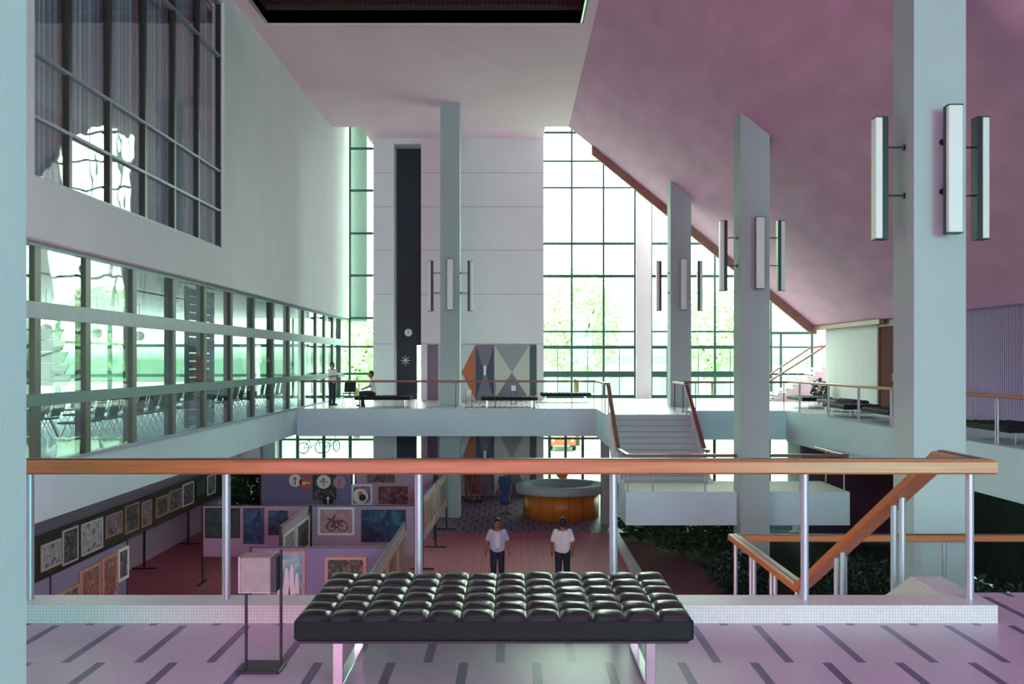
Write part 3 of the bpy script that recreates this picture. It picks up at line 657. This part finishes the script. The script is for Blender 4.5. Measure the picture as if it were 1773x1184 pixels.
spec = [(68,102,'pale flower drawing in a white frame, nearest on the long olive board',flower,'white'),(105,132,'tall dark print in a white frame, second from the near end of the olive board',dk1,'white'),
 (138,175,'large white drawing of a dark flower spray on the olive board',flower,'white'),(180,209,'mauve landscape print left of the tall dark framed portrait on the olive board',mv,'gilt'),
 (214,237.5,'tall dark print with a pinkish frame midway along the olive board',gr,'gilt'),(243,259.5,'narrow pinkish framed print, sixth from the near end of the olive board',mv,'gilt'),
 (268,288,'dull mauve print, seventh from the near end of the olive board',gr,'gilt'),(290,311,'square dark print with a pink frame, eighth from the near end of the olive board',dk1,'gilt'),
 (314,333,'print with a bright white frame, ninth from the near end of the olive board',dk1,'white'),(337,353,'dim unframed-looking print, tenth along the olive board',gr,'olive'),(357,371,'pale tilted print at the far end of the olive board',mv,'white')]
hts = [(-2.78,-2.22),(-2.86,-2.08),(-2.84,-2.1),(-2.68,-2.12),(-2.78,-2.06),(-2.8,-2.12),(-2.72,-2.16),(-2.72,-2.12),(-2.74,-2.06),(-2.64,-2.12),(-2.72,-2.08)]
for (a, b, lab, cm, fm), (z0, z1) in zip(spec, hts):
    ya, yb_ = 17068/(888-a), 17068/(888-b)
    picture(lab, -9.875, (ya+yb_)/2, z0, z1, yb_-ya, math.pi/2, cm, fm, .045, group='prints on the long olive board')
board('pale slate board with portraits at the lower left beside the kerb', -7.85, 13.5, -7.85, 20.2, -3.35, -2.0, M['board2'])
port = canvas('portrait_canvas', (.35, .12, .10), (.12, .05, .05), (.6, .3, .25), 4, 6)
for a, b, lab, cm, fm, z0, z1 in ((201,219,'narrow white-framed print at the far end of the lower left board',dk1,'white',-2.75,-2.10),(174,200,'reddish portrait second from the far end of the lower left board',port,'gilt',-3.05,-2.12),
        (136,170,'portrait in a pale wood frame on the lower left board',port,'gilt',-3.2,-2.15),(96,133,'wide monochrome print partly hidden by the kerb on the lower left board',dk1,'gilt',-3.1,-2.35),(48,88,'pale print nearest the left pillar on the lower left board',mv,'steel',-3.1,-2.4)):
    ya, yb_ = 13533/(888-a), 13533/(888-b)
    picture(lab, -7.825, (ya+yb_)/2, z0, z1, yb_-ya, math.pi/2, cm, fm, .06, group='pictures on the lower left board')
board('mauve board facing the railing with dark green and blue paintings', -7.79, 25, -5.12, 25, -3.27, -2.0, M['board'])
board('mauve board facing the railing with the motorcycle drawing', -5.06, 25, -2.45, 25, -3.27, -2.0, M['board'])
board('side board joining the middle boards, with two dark pictures', -5.1, 21.85, -5.1, 24.8, -3.3, -2.0, M['board'])
board('slate board nearest the railing, behind the small box sign', -5.1, 19.4, -2.45, 19.4, -3.6, -2.0, M['board2'])
board('side board right of the slate board, its pictures facing the walkway', -2.43, 17.0, -2.43, 22.4, -3.4, -2.0, M['board'])
board('long side board along the left edge of the walkway toward the lone column', -2.43, 26.7, -2.2, 33, -3.2, -2.0, M['board'])
board('mauve board farther back hung with round traffic signs', -8.0, 31.6, -5.1, 31.6, -3.2, -1.55, M['board2'])
board('mauve board farther back with brown paintings', -5.0, 31.6, -2.5, 31.6, -3.2, -1.55, M['board'])
blue = canvas('blue_night_canvas', (.01, .02, .07), (.015, .06, .13), (.04, .15, .22), 3, 7)
green = canvas('green_canvas', (.015, .03, .03), (.02, .07, .05), (.06, .05, .05), 3, 8)
boat = canvas('figure_canvas', (.05, .04, .12), (.35, .4, .5), (.15, .35, .48), 2.2, 9)
brown = canvas('brown_canvas', (.06, .02, .03), (.2, .08, .08), (.35, .15, .14), 5, 10)
def pf(lab, px0, px1, py0, py1, d, cm, fm, fw=.05, y=None):
    z1 = EYE-(py0-624)*d/F; z0 = EYE-(py1-624)*d/F
    return picture(lab, (W(px0, d)+W(px1, d))/2, d-.022, z0, z1, W(px1, d)-W(px0, d), 0, cm, fm, fw, group='paintings on the middle boards')
pf('wide dark green painting partly behind a steel post on the mauve board', 356, 416, 879, 931, 25, green, 'olive', .03)
pf('dark blue upright painting on the mauve board', 422, 458, 879, 941, 25, blue, 'navy', .02)
pf('dark painting right of the blue upright one, beside the side board', 463, 502, 881, 928, 25, blue, 'gilt', .03)
mo = pf('white-framed drawing of a motorcycle on the mauve board', 551, 614, 878, 926, 25, canvas('sepia_ground', (.42, .26, .26), (.5, .34, .34), (.34, .2, .24), 2, 11), 'white', .05)
m = MB(); 
for cx_, r_ in ((-.12, .11), (.17, .12)):
    prev = None
    for k in range(17):
        a = 2*math.pi*k/16; p = (cx_+r_*math.cos(a), -.024, .22+r_*math.sin(a))
        if prev: m.tube(prev, p, .014, n=5)
        prev = p
for p, q in (((-.12,-.024,.22),(0,-.024,.34)),((0,-.024,.34),(.17,-.024,.22)),((-.12,-.024,.22),(.05,-.024,.2)),((0,-.024,.34),(-.22,-.024,.42)),((-.1,-.024,.36),(-.02,-.024,.52)),((.02,-.024,.36),(.18,-.024,.38))): m.tube(p, q, .022, n=5)
m.build('motorcycle_drawing', M['darkwood'], mo)
pf('large dark blue painting right of the motorcycle drawing', 626, 703, 882, 938, 25, blue, 'navy', .02)
fg = pf('painting of figures under a blue sky, behind the small box sign', 461.6, 529, 953, 1034, 19.4, canvas('blue_sky_canvas', (.10, .22, .36), (.22, .42, .52), (.45, .55, .60), 2.5, 9), 'gilt', .05)
m = MB()
for x_, w_, h_, z_ in ((.02, .07, .52, .06), (.12, .06, .58, .06), (-.10, .06, .42, .05), (.22, .05, .40, .08)):
    m.prism([(x_-w_, z_), (x_+w_, z_), (x_+w_*.55, z_+h_*.8), (x_+w_*.2, z_+h_), (x_-w_*.3, z_+h_), (x_-w_*.6, z_+h_*.75)], -.024, -.017, 'y')
m.build('painted_figures', M['whitepaint'], fg)
MB().prism([(-.30, .055), (.31, .055), (.31, .22), (.05, .14), (-.30, .27)], -.021, -.017, 'y').build('painted_ground', M['mauve'], fg)
pf('dark picture with a pink frame just above the bench back on the slate board', 563, 635, 963, 1030, 19.4, gr, 'gilt', .06)
for ya, yb_, lab, cm in ((22.0, 23.1, 'nearer picture on the side board between the middle boards', mv), (23.3, 24.7, 'farther dark picture on the side board between the middle boards', gr)):
    picture(lab, -5.075, (ya+yb_)/2, -2.95, -2.2, yb_-ya, math.pi/2, cm, 'white', .06, group='pictures on the side boards')
for ya, yb_, lab, cm in ((17.4, 18.8, 'nearest slanting picture on the walkway side board', mv), (19.0, 20.4, 'middle slanting picture on the walkway side board', brown), (20.7, 22.2, 'farthest reddish slanting picture on the walkway side board', port)):
    picture(lab, -2.405, (ya+yb_)/2, -3.2, -2.15, yb_-ya, math.pi/2, cm, 'gilt', .07, group='pictures on the side boards')
for ya, yb_, lab, cm in ((26.9, 28.3, 'reddish picture at the near end of the long walkway board', port), (28.6, 30.2, 'pale framed mauve picture on the long walkway board', mv), (30.5, 32.4, 'dark picture at the far end of the long walkway board', gr)):
    yc = (ya+yb_)/2; picture(lab, -2.43+.23*(yc-26.7)/6.3+.03, yc, -2.95, -2.15, yb_-ya, math.pi/2-.0365, cm, 'gilt', .06, group='pictures on the side boards')
pf('painted landscape with a white mount on the rear board, right of the face disc', 609, 645, 838, 874, 31.6, mv, 'white', .06)
pf('reddish brown painting on the rear board', 654, 708, 840, 874, 31.6, brown, 'gilt', .03)
pf('dark painting with a pink frame above the reddish brown one', 634, 686, 817, 837, 31.6, gr, 'gilt', .04)
pf('dark framed poster behind the traffic signs', 543, 582, 818, 864, 31.5, gr, 'olive', .03)
def disc_sign(lab, px, py, rad, colm, arrow, acol, ang=0):
    d = 31.42; z = EYE-(py-624)*d/F
    r_ = thing('traffic_sign', lab, 'traffic sign', (W(px, d), d, z), 0, 'round traffic signs on the rear board')
    MB().disc((0, 0, 0), rad, 'y', .02, n=32).build('disc', M[colm], r_)
    if arrow:
        m_ = MB()
        def rot(p): a = ang; return (p[0]*math.cos(a)-p[1]*math.sin(a), p[0]*math.sin(a)+p[1]*math.cos(a))
        P = [rot(p) for p in ((-.02, -.13), (.02, -.13), (.02, .04), (.07, .04), (0, .14), (-.07, .04), (-.02, .04))]
        m_.prism(P, -.022, -.011, 'y'); m_.build('arrow', M[acol], r_)
    return r_
disc_sign('white disc sign with a red arrow, leftmost of the traffic signs', 511, 832, .2, 'white', True, 'orange')
disc_sign('orange disc sign with a pale arrow pointing left', 530, 836, .21, 'orange', True, 'white', math.pi/2)
ms = disc_sign('white disc sign with a red three-way arrow, over the dark poster', 560.5, 834, .22, 'white', True, 'orange')
MB().prism([(-.12, -.02), (-.05, -.02), (-.05, .02), (-.12, .02)], -.022, -.011, 'y').prism([(.05, -.02), (.12, -.02), (.12, .02), (.05, .02)], -.022, -.011, 'y').build('side_arrow', M['orange'], ms)
disc_sign('pinkish disc sign with a faint red arrow, rightmost of the upper signs', 588, 835, .2, 'board', True, 'orange')
disc_sign('black disc sign with a white arrow below the poster', 568, 866, .17, 'black', True, 'white')
fd = disc_sign('white disc with a black and amber blob, beside the painted landscape', 624, 859, .24, 'white', False, None)
MB().disc((.07, -.02, -.04), .11, 'y', .02).build('black_spot', M['black'], fd); MB().disc((0, -.016, .08), .08, 'y', .016).build('amber_spot', M['desk'], fd)

# ------------------------------------------------------------------ people
def remesh(o, vox):
    md = o.modifiers.new('join', 'REMESH'); md.mode = 'VOXEL'; md.voxel_size = vox; md.use_smooth_shade = True
    s_ = o.modifiers.new('soften', 'SMOOTH'); s_.factor = .5; s_.iterations = 3
    return o
def person(label, loc, rz, J=None, top='shirtw', bottom='trousers', vox=.011, skirt=None, hat=False, scale=1, group=None, open_shirt=False, fingers=True):
    P = dict(hipL=(-.09,0,.88), kneeL=(-.10,-.02,.47), ankL=(-.11,.01,.08), hipR=(.09,0,.88), kneeR=(.10,-.02,.47), ankR=(.11,.01,.08),
             shL=(-.16,0,1.365), elL=(-.225,.03,1.10), wrL=(-.24,-.03,.86), shR=(.16,0,1.365), elR=(.235,.03,1.10), wrR=(.25,-.03,.86),
             pel=(0,0,.92), chest=(0,0,1.28), neck=(0,0,1.42), head=(0,-.02,1.57))
    if J: P.update(J)
    V = {k: Vector(v) for k, v in P.items()}
    r_ = thing('person', label, 'person', loc, rz, group); r_.scale = (scale,)*3
    b = MB()
    H = V['head']
    b.ball(H, .1, 14, (.80, .96, 1.16)); b.ball(H+Vector((0, -.035, -.055)), .062, 10, (.9, 1, 1))
    b.ball(H+Vector((0, -.105, -.02)), .018, 8, (.8, 1.2, 1.5)); b.ball(H+Vector((-.082, .005, -.01)), .02, 8, (.5, .9, 1.5)); b.ball(H+Vector((.082, .005, -.01)), .02, 8, (.5, .9, 1.5))
    b.capsule(V['neck']+Vector((0,0,-.06)), H+Vector((0, .01, -.06)), .055, .05)
    for sx_ in (-.08, .08):
        o_ = Vector((sx_, 0, 0)); b.capsule(V['pel']+o_, V['chest']+o_*1.05, .085, .10); 
    b.capsule(V['shL'], V['shR'], .058, .058)
    for s_ in 'LR':
        b.capsule(V['sh'+s_], V['el'+s_], .048, .036); b.capsule(V['el'+s_], V['wr'+s_], .037, .025)
        b.capsule(V['hip'+s_], V['knee'+s_], .082, .055); b.capsule(V['knee'+s_], V['ank'+s_], .054, .036)
        a = V['ank'+s_]; b.capsule(a+Vector((0,.03,-.03)), a+Vector((0,-.13,-.045)), .036, .030)
        w_ = V['wr'+s_]; dr = (w_-V['el'+s_]).normalized(); sd = -1 if s_ == 'L' else 1
        palm = w_+dr*.075
        b.capsule(w_, palm, .026, .030)
        fw_ = Vector((0, 1, 0)) if abs(dr.y) < .7 else Vector((1, 0, 0))
        if fingers:
            for k, ln in enumerate((.070, .080, .075, .058)):
                q = palm+fw_*(k-1.5)*.019; mid = q+dr*ln*.55; tip = mid+(dr+Vector((-sd*.5, 0, 0))).normalized()*ln*.5
                b.capsule(q, mid, .0095, .009, 8); b.capsule(mid, tip, .009, .0075, 8)
            th = w_+dr*.03-fw_*.02; b.capsule(th, th-fw_*.025+dr*.045, .012, .009, 8)
        else: b.capsule(palm, palm+dr*.07, .026, .016)
    remesh(b.build('body', M['skin'], r_), vox)
    t_ = MB()
    for sx_ in (-.085, .085):
        o_ = Vector((sx_, 0, 0)); t_.capsule(V['pel']+o_+Vector((0,0,.06)), V['chest']+o_*1.05, .105, .122)
    t_.capsule(V['shL']+Vector((.01,0,-.01)), V['shR']+Vector((-.01,0,-.015)), .064, .064)
    for s_ in 'LR':
        sh = V['sh'+s_]; el = V['el'+s_]; t_.capsule(sh, sh+(el-sh)*.72, .070, .064)
    t_.capsule(V['pel']+Vector((-.075,0,.045)), V['pel']+Vector((.075,0,.045)), .108, .108); t_.capsule(V['pel']+Vector((-.075,0,.0)), V['pel']+Vector((.075,0,.0)), .104, .104)
    remesh(t_.build('shirt', M[top], r_), vox*1.2)
    if open_shirt:
        u = MB(); u.capsule(V['pel']+Vector((0,-.045,.12)), V['chest']+Vector((0,-.06,.0)), .085, .08); remesh(u.build('undershirt', M['shirtw'], r_), vox*1.2)
    if skirt:
        s_ = MB().lathe([(.13, 0), (.16, -.12), (.19, -.45), (.20, -.62), (.18, -.62), (.12, -.02)], tuple(V['pel']+Vector((0,0,.06))), 24); s_.build('skirt', M[skirt], r_)
    else:
        t_ = MB(); t_.capsule(V['hipL']+Vector((0,0,.04)), V['hipR']+Vector((0,0,.0)), .096, .096)
        t_.capsule(V['pel']+Vector((-.06,0,.05)), V['pel']+Vector((.06,0,.03)), .092, .092)
        for s_ in 'LR':
            t_.capsule(V['hip'+s_], V['knee'+s_], .098, .076); t_.capsule(V['knee'+s_], V['ank'+s_]+Vector((0,0,.02)), .076, .062)
        remesh(t_.build('trousers', M[bottom], r_), vox*1.2)
    h = MB(); h.ball(H+Vector((0, .018, .035)), .1, 14, (.88, 1.0, 1.06)); h.ball(H+Vector((0, .05, -.02)), .078, 10, (1, .8, 1))
    remesh(h.build('hair', M['hair'], r_), vox)
    for s_ in 'LR':
        a = V['ank'+s_]; sh_ = MB(); sh_.capsule(a+Vector((0,.035,-.035)), a+Vector((0,-.15,-.045)), .045, .036); sh_.build('shoe', M['shoe'], r_)
    for sx_ in (-.03, .03): MB().ball(H+Vector((sx_, -.094, .008)), .011, 8).build('eye', M['hair'], r_)
    MB().ball(H+Vector((0, -.098, -.062)), .014, 8, (1.6, .5, .4)).build('mouth', M['redpart'], r_)
    return r_
yM = 5.6*F/392
person('person walking toward the camera in an open pale shirt over a white vest', (W(861, yM), yM, G), R(4),
       dict(kneeL=(-.10,-.10,.48), ankL=(-.11,-.12,.10), ankR=(.11,.12,.09), elL=(-.27,.02,1.12), elR=(.27,.03,1.12), wrL=(-.29,-.03,.88), wrR=(.29,-.05,.88)), top='shirtl', open_shirt=True, vox=.009)
person('person walking away in a short-sleeved white shirt and dark trousers', (W(974, yM-.3), yM-.3, G), R(185),
       dict(kneeL=(-.11,-.06,.47), ankL=(-.15,-.10,.09), kneeR=(.10,.02,.47), ankR=(.13,.16,.10), elL=(-.25,.05,1.11), elR=(.25,-.02,1.10), wrR=(.24,-.12,.87)), vox=.009, scale=1.04)
person('person in a blue dress standing near the round desk', (W(874, 36.4), 36.4, G), R(20), skirt='bluecloth', top='bluecloth', vox=.014, fingers=False, scale=.97)
person('person in dark red standing by the painted doors', (W(826, 39.4), 39.4, G), R(40), skirt='redcloth', top='redcloth', vox=.014, fingers=False, scale=.97)
person('person in dark brown clothes left of the one in red by the painted doors', (W(812, 39.8), 39.8, G), R(-30), bottom='redpart', top='darkwood', vox=.014, fingers=False)
person('person in a pale shirt among the round signs behind the boards', (W(492, 33), 33, G), R(-30), top='shirtl', vox=.014, fingers=False, scale=.97)
person('person standing with folded arms in a light shirt at the far balcony railing', (W(575, 36.6), 36.6, 0), R(60),
       dict(elL=(-.23,-.06,1.12), wrL=(-.05,-.24,1.16), elR=(.23,-.06,1.12), wrR=(.05,-.25,1.13)), vox=.014, scale=.94)
person('person seated on the far balcony bench in a light shirt', (W(646, 35.9), 35.9, -.02), R(-80),
       dict(hipL=(-.09,.02,.50), hipR=(.09,.02,.50), pel=(0,.03,.52), kneeL=(-.12,-.42,.50), kneeR=(.12,-.42,.50), ankL=(-.12,-.42,.09), ankR=(.13,-.36,.09), chest=(0,-.02,.88), neck=(0,-.04,1.02), head=(0,-.08,1.17),
            shL=(-.175,-.02,.97), shR=(.175,-.02,.97), elL=(-.22,-.12,.74), elR=(.22,-.12,.74), wrL=(-.13,-.33,.66), wrR=(.13,-.33,.66)), vox=.014)

# ------------------------------------------------------------------ chairs behind the glass
def chair(label, loc, rz, group):
    r_ = thing('chair', label, 'chair', loc, rz, group)
    MB().bbox(-.22, .22, -.2, .2, .43, .47, .015).build('seat', M['chairfab'], r_)
    m_ = MB(); m_.add([(-.2,.2,.5),(.2,.2,.5),(.2,.28,.86),(-.2,.28,.86),(-.2,.225,.495),(.2,.225,.495),(.2,.305,.855),(-.2,.305,.855)], [(0,1,2,3),(7,6,5,4),(0,4,5,1),(1,5,6,2),(2,6,7,3),(3,7,4,0)]); m_.build('backrest', M['chairfab'], r_)
    for sx_ in (-1, 1):
        MB().tube((sx_*.19, -.04, .44), (sx_*.2, -.22, 0), .011, n=6).build('leg', M['steel'], r_)
        MB().tube((sx_*.19, .02, .44), (sx_*.2, .25, 0), .011, n=6).build('leg', M['steel'], r_)
        MB().tube((sx_*.195, .14, .45), (sx_*.195, .27, .82), .010, n=6).build('back_support', M['steel'], r_)
    return r_
c0 = None
for row, xx in enumerate((-8.5, -9.7, -10.9)):
    for k in range(24):
        lab = ('black chair in the row nearest the glass of the left room', 'black chair in the second row back from the glass of the left room', 'black chair in the third row back from the glass of the left room')[row]
        y = 19.2+k*.72+(k//8)*.3
        ORD = 'first second third fourth fifth sixth seventh eighth ninth tenth eleventh twelfth thirteenth fourteenth fifteenth sixteenth seventeenth eighteenth nineteenth twentieth twenty-first twenty-second twenty-third last'.split()
        grp = ('black chairs in the row nearest the glass', 'black chairs in the second row from the glass', 'black chairs in the third row from the glass')[row]
        if row and k == 3: continue
        lab = ORD[k if not row or k < 3 or k == 23 else k-1]+' black chair from the near end of the '+('row nearest the left glass wall', 'second row from the left glass wall', 'third row from the left glass wall')[row]
        if c0 is None: c0 = chair(lab, (xx, y, 0), math.pi/2+math.pi, grp)
        else: dup(c0, (xx, y, 0), -math.pi/2, lab, grp)
c1 = dup(c0, (W(604, 36.4), 36.4, 0), R(200), 'dark chair on the far balcony between the standing and the seated person', 'loose chairs')
# left room: windows, partition, louvre, globes
r = thing('window_10', 'outer window wall of the room behind the left glass', 'window', (-17, 0, 0), kind='structure')
m = MB()
for k in range(16): m.box(-.08, .08, 6+k*2.4-.06, 6+k*2.4+.06, 0, 3.5)
m.box(-.06, .06, 4, YW, 0, .12).box(-.06, .06, 4, YW, .95, 1.1).box(-.06, .06, 4, YW, 2.3, 2.4); m.build('mullions', M['frame'], r)
MB().box(-.006, .006, 4, YW, 0, 3.5).build('pane', M['glass'], r)
tag(MB().box(-.05, .05, -1.3, 1.3, 0, .92).build('low_partition', M['redpart'], None, (-8.6, 15.9, 0)), 'low red-brown partition behind the first pane of the left glass wall', 'partition')
lv = thing('louvre_screen', 'bluish louvred screen behind one bay of the left glass wall', 'screen', (-7.95, 25.3, 0))
m = MB()
for k in range(17): m.box(-.03, .06, -1.0, 1.0, .05+k*.2, .22+k*.2)
m.build('slats', M['board2'], lv); MB().box(-.05, .05, -1.06, -1.0, 0, 3.45).box(-.05, .05, 1.0, 1.06, 0, 3.45).build('screen_frame', M['frame'], lv)
lv2 = thing('slanted_shutter', 'white slanted shutter with a cross brace behind the second bay of the left glass wall', 'shutter', (-10.2, 21.5, 0))
m = MB()
for k in range(5): m.prism([(-.75, 1.1+k*.25), (.55-k*.04, 1.1+k*.25), (.68-k*.04, 1.33+k*.25), (-.75, 1.33+k*.25)], -.02, .02, 'y')
m.build('shutter_leaf', M['white'], lv2); MB().tube((-.7, -.05, 2.3), (.4, -.05, 0), .02).tube((.5, -.05, 1.9), (-.7, -.05, 1.5), .015).tube((-.7, 0, 0), (-.7, 0, 1.1), .02).build('brace', M['frame'], lv2)
for i, (x, y, nm) in enumerate(((-12, 22.5, 'nearest'), (-12, 25.6, 'second'), (-12, 28.7, 'third'), (-12, 32, 'farthest'))):
    p = thing('pendant_lamp', nm+' globe lamp hanging in the room behind the left glass wall', 'pendant lamp', (x, y, ZG), 0, 'globe lamps of the left room')
    MB().tube((0, 0, 0), (0, 0, -.9), .008, n=5).build('cord', M['black'], p); MB().ball((0, 0, -1.05), .16, 14).build('globe', M['white'], p)

# ------------------------------------------------------------------ plants
def foliage(mb, cx, cy, cz, rx, ry, rz_, n, ls, mi=0, rnd=random):
    for _ in range(n):
        while True:
            a, b, c = rnd.uniform(-1, 1), rnd.uniform(-1, 1), rnd.uniform(-1, 1); q = a*a+b*b+c*c
            if .25 < q < 1: break
        p = Vector((cx+a*rx, cy+b*ry, cz+c*rz_)); d = Vector((rnd.gauss(0, 1), rnd.gauss(0, 1), rnd.gauss(.3, .8))).normalized()
        s_ = d.cross(Vector((rnd.gauss(0, 1), rnd.gauss(0, 1), rnd.gauss(0, 1)))).normalized(); l = ls*rnd.uniform(.7, 1.4); n_ = d.cross(s_)
        mb.add([p, p+d*l*.5+s_*l*.22, p+d*l-n_*l*.15, p+d*l*.5-s_*l*.22], [(0, 1, 2, 3)])
    return mb
def shrub(label, x, y, rx, ry, h, n=500, ls=.16, mt='leaf', base=G, group='garden shrubs', name='shrub', cat='shrub'):
    r_ = thing(name, label, cat, (x, y, base), 0, group)
    foliage(MB(), 0, 0, h*.55, rx, ry, h*.48, n, ls).build('foliage', M[mt], r_)
    m_ = MB()
    for k in range(5): a = k*1.26; m_.tube((0, 0, 0), (rx*.5*math.cos(a), ry*.5*math.sin(a), h*.6), .02, .008, n=5)
    m_.build('stems', M['bark'], r_)
    return r_
for lab, x, y, rx, ry, h, n in (('low dark green shrub nearest the round desk in the garden bed', 4.0, 31.0, .8, .9, 1.0, 900), ('broad green shrub under the left end of the stair landing', 4.9, 28.8, 1.0, .9, 1.15, 1200),
      ('dark shrub behind the red gravel patch', 5.9, 27.6, .9, 1.1, 1.1, 1000), ('dense dark shrub beside the foot of the second right column', 5.4, 23.6, .8, 1.0, 1.0, 900),
      ('low creeping shrub at the near edge of the red gravel', 4.9, 20.6, 1.1, 1.0, .5, 900), ('dark shrub between the two nearer right columns', 7.6, 22.0, 1.3, 1.2, 1.2, 1300),
      ('tall dark shrub behind the nearest right column', 8.6, 18.5, 1.2, 1.4, 1.5, 1400), ('dark leafy mass at the far right below the right balcony', 10.6, 16.5, 1.1, 1.8, 2.0, 1500),
      ('dark ground plant near the stair landing post', 4.6, 17.5, 1.2, 1.3, .5, 900)):
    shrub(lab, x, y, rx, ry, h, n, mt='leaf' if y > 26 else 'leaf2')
shrub('large feathery green plant at the far end of the olive board', -8.9, 35.0, 1.3, .9, 1.9, 1800, .22, 'leaf', group='indoor plants', name='potted_plant', cat='plant')
shrub('dark plant beside the small stair on the right balcony', 11.5, 37.4, .3, .5, .9, 350, .14, 'leaf2', base=0, group='indoor plants', name='potted_plant', cat='plant')
def tree(label, x, y, h, r0, n=2200):
    r_ = thing('tree', label, 'tree', (x, y, G), 0, 'pale trees outside')
    MB().tube((0, 0, 0), (0, 0, h*.5), .25, .14).tube((0, 0, h*.45), (r0*.4, 0, h*.75), .12, .05).tube((0, 0, h*.45), (-r0*.4, .3, h*.7), .12, .05).build('trunk', M['bark'], r_)
    foliage(MB(), 0, 0, h*.68, r0, r0, h*.32, n, .55).build('crown', M['palm'], r_)
tree('pale tree outside the tall window just right of the back wall', 4.2, 66, 12, 3.0)
tree('pale tree outside the window between the right columns', 14.5, 72, 11, 3.4)
tree('faint tree outside the left window strip', -11, 70, 10, 3)
# outdoors details
bd = thing('building', 'low pale building far outside the windows', 'building', (8, 125, G))
MB().box(-30, 30, 0, 12, 0, 5.4).build('wall', M['plaster'], bd); MB().box(-31, 31, -1, 13, 5.4, 5.9).build('roof', M['greypaint'], bd)
m = MB()
for k in range(18): m.box(-28+k*3.2, -26.2+k*3.2, -.05, .02, 1.5, 3.6)
m.build('window_row', M['greypaint'], bd)
fin = MB().box(XL-.2, -6.45, YW+.5, YW+2.2, 3.4, 14); tag(fin.build('outer_wall_fin', M['greypaint']), 'grey outer wall seen through the left window strip', 'wall'); 
# parked car outside, end-on
car = thing('car', 'orange-red car parked outside behind the round desk', 'car', (W(974, 62), 63.5, G))
bprof = [(-2.0, .35), (-2.05, .75), (-1.2, .95), (-.7, 1.38), (.9, 1.4), (1.5, .98), (2.0, .85), (2.05, .35)]
MB().prism(bprof, -.8, .8, 'x').build('body', M['orange'], car)
MB().prism([(-1.25, .97), (-.74, 1.33), (-.70, 1.33), (-1.2, .97)], -.68, .68, 'x').build('windscreen', M['black'], car)
for sx_ in (-.72, .72):
    for yy in (-1.3, 1.3): MB().disc((sx_, yy, .31), .31, 'x', .2).build('wheel', M['black'], car)
for sx_ in (-.6, .6): MB().disc((sx_, -2.05, .66), .09, 'y', .06).build('headlamp', M['white'], car)
def bicycle(label, x, y, rz):
    r_ = thing('bicycle', label, 'bicycle', (x, y, G), rz, 'bicycles parked outside')
    for cx_ in (-.5, .5):
        m_ = MB(); prev = None
        for k in range(21):
            a = 2*math.pi*k/20; p = (cx_+.32*math.cos(a), 0, .34+.32*math.sin(a))
            if prev: m_.tube(prev, p, .04, n=5)
            prev = p
        m_.build('wheel', M['black'], r_)
    m_ = MB()
    for p, q in (((-.5,0,.34),(-.05,0,.34)),((-.5,0,.34),(-.15,0,.8)),((-.05,0,.34),(-.15,0,.8)),((-.05,0,.34),(.38,0,.8)),((-.15,0,.8),(.38,0,.82)),((.5,0,.34),(.36,0,.95))): m_.tube(p, q, .032, n=6)
    m_.build('frame', M['teal'], r_); MB().bbox(-.27, -.05, -.07, .07, .86, .92, .02).build('saddle', M['black'], r_)
    MB().tube((.36, -.25, .98), (.36, .25, .98), .015, n=6).build('handlebar', M['steel'], r_)
bicycle('bicycle parked outside the lower left window, nearer the left', W(540, 60), 60, .3)
bicycle('bicycle parked outside the lower left window, toward the right', W(574, 61), 61, 1.1)
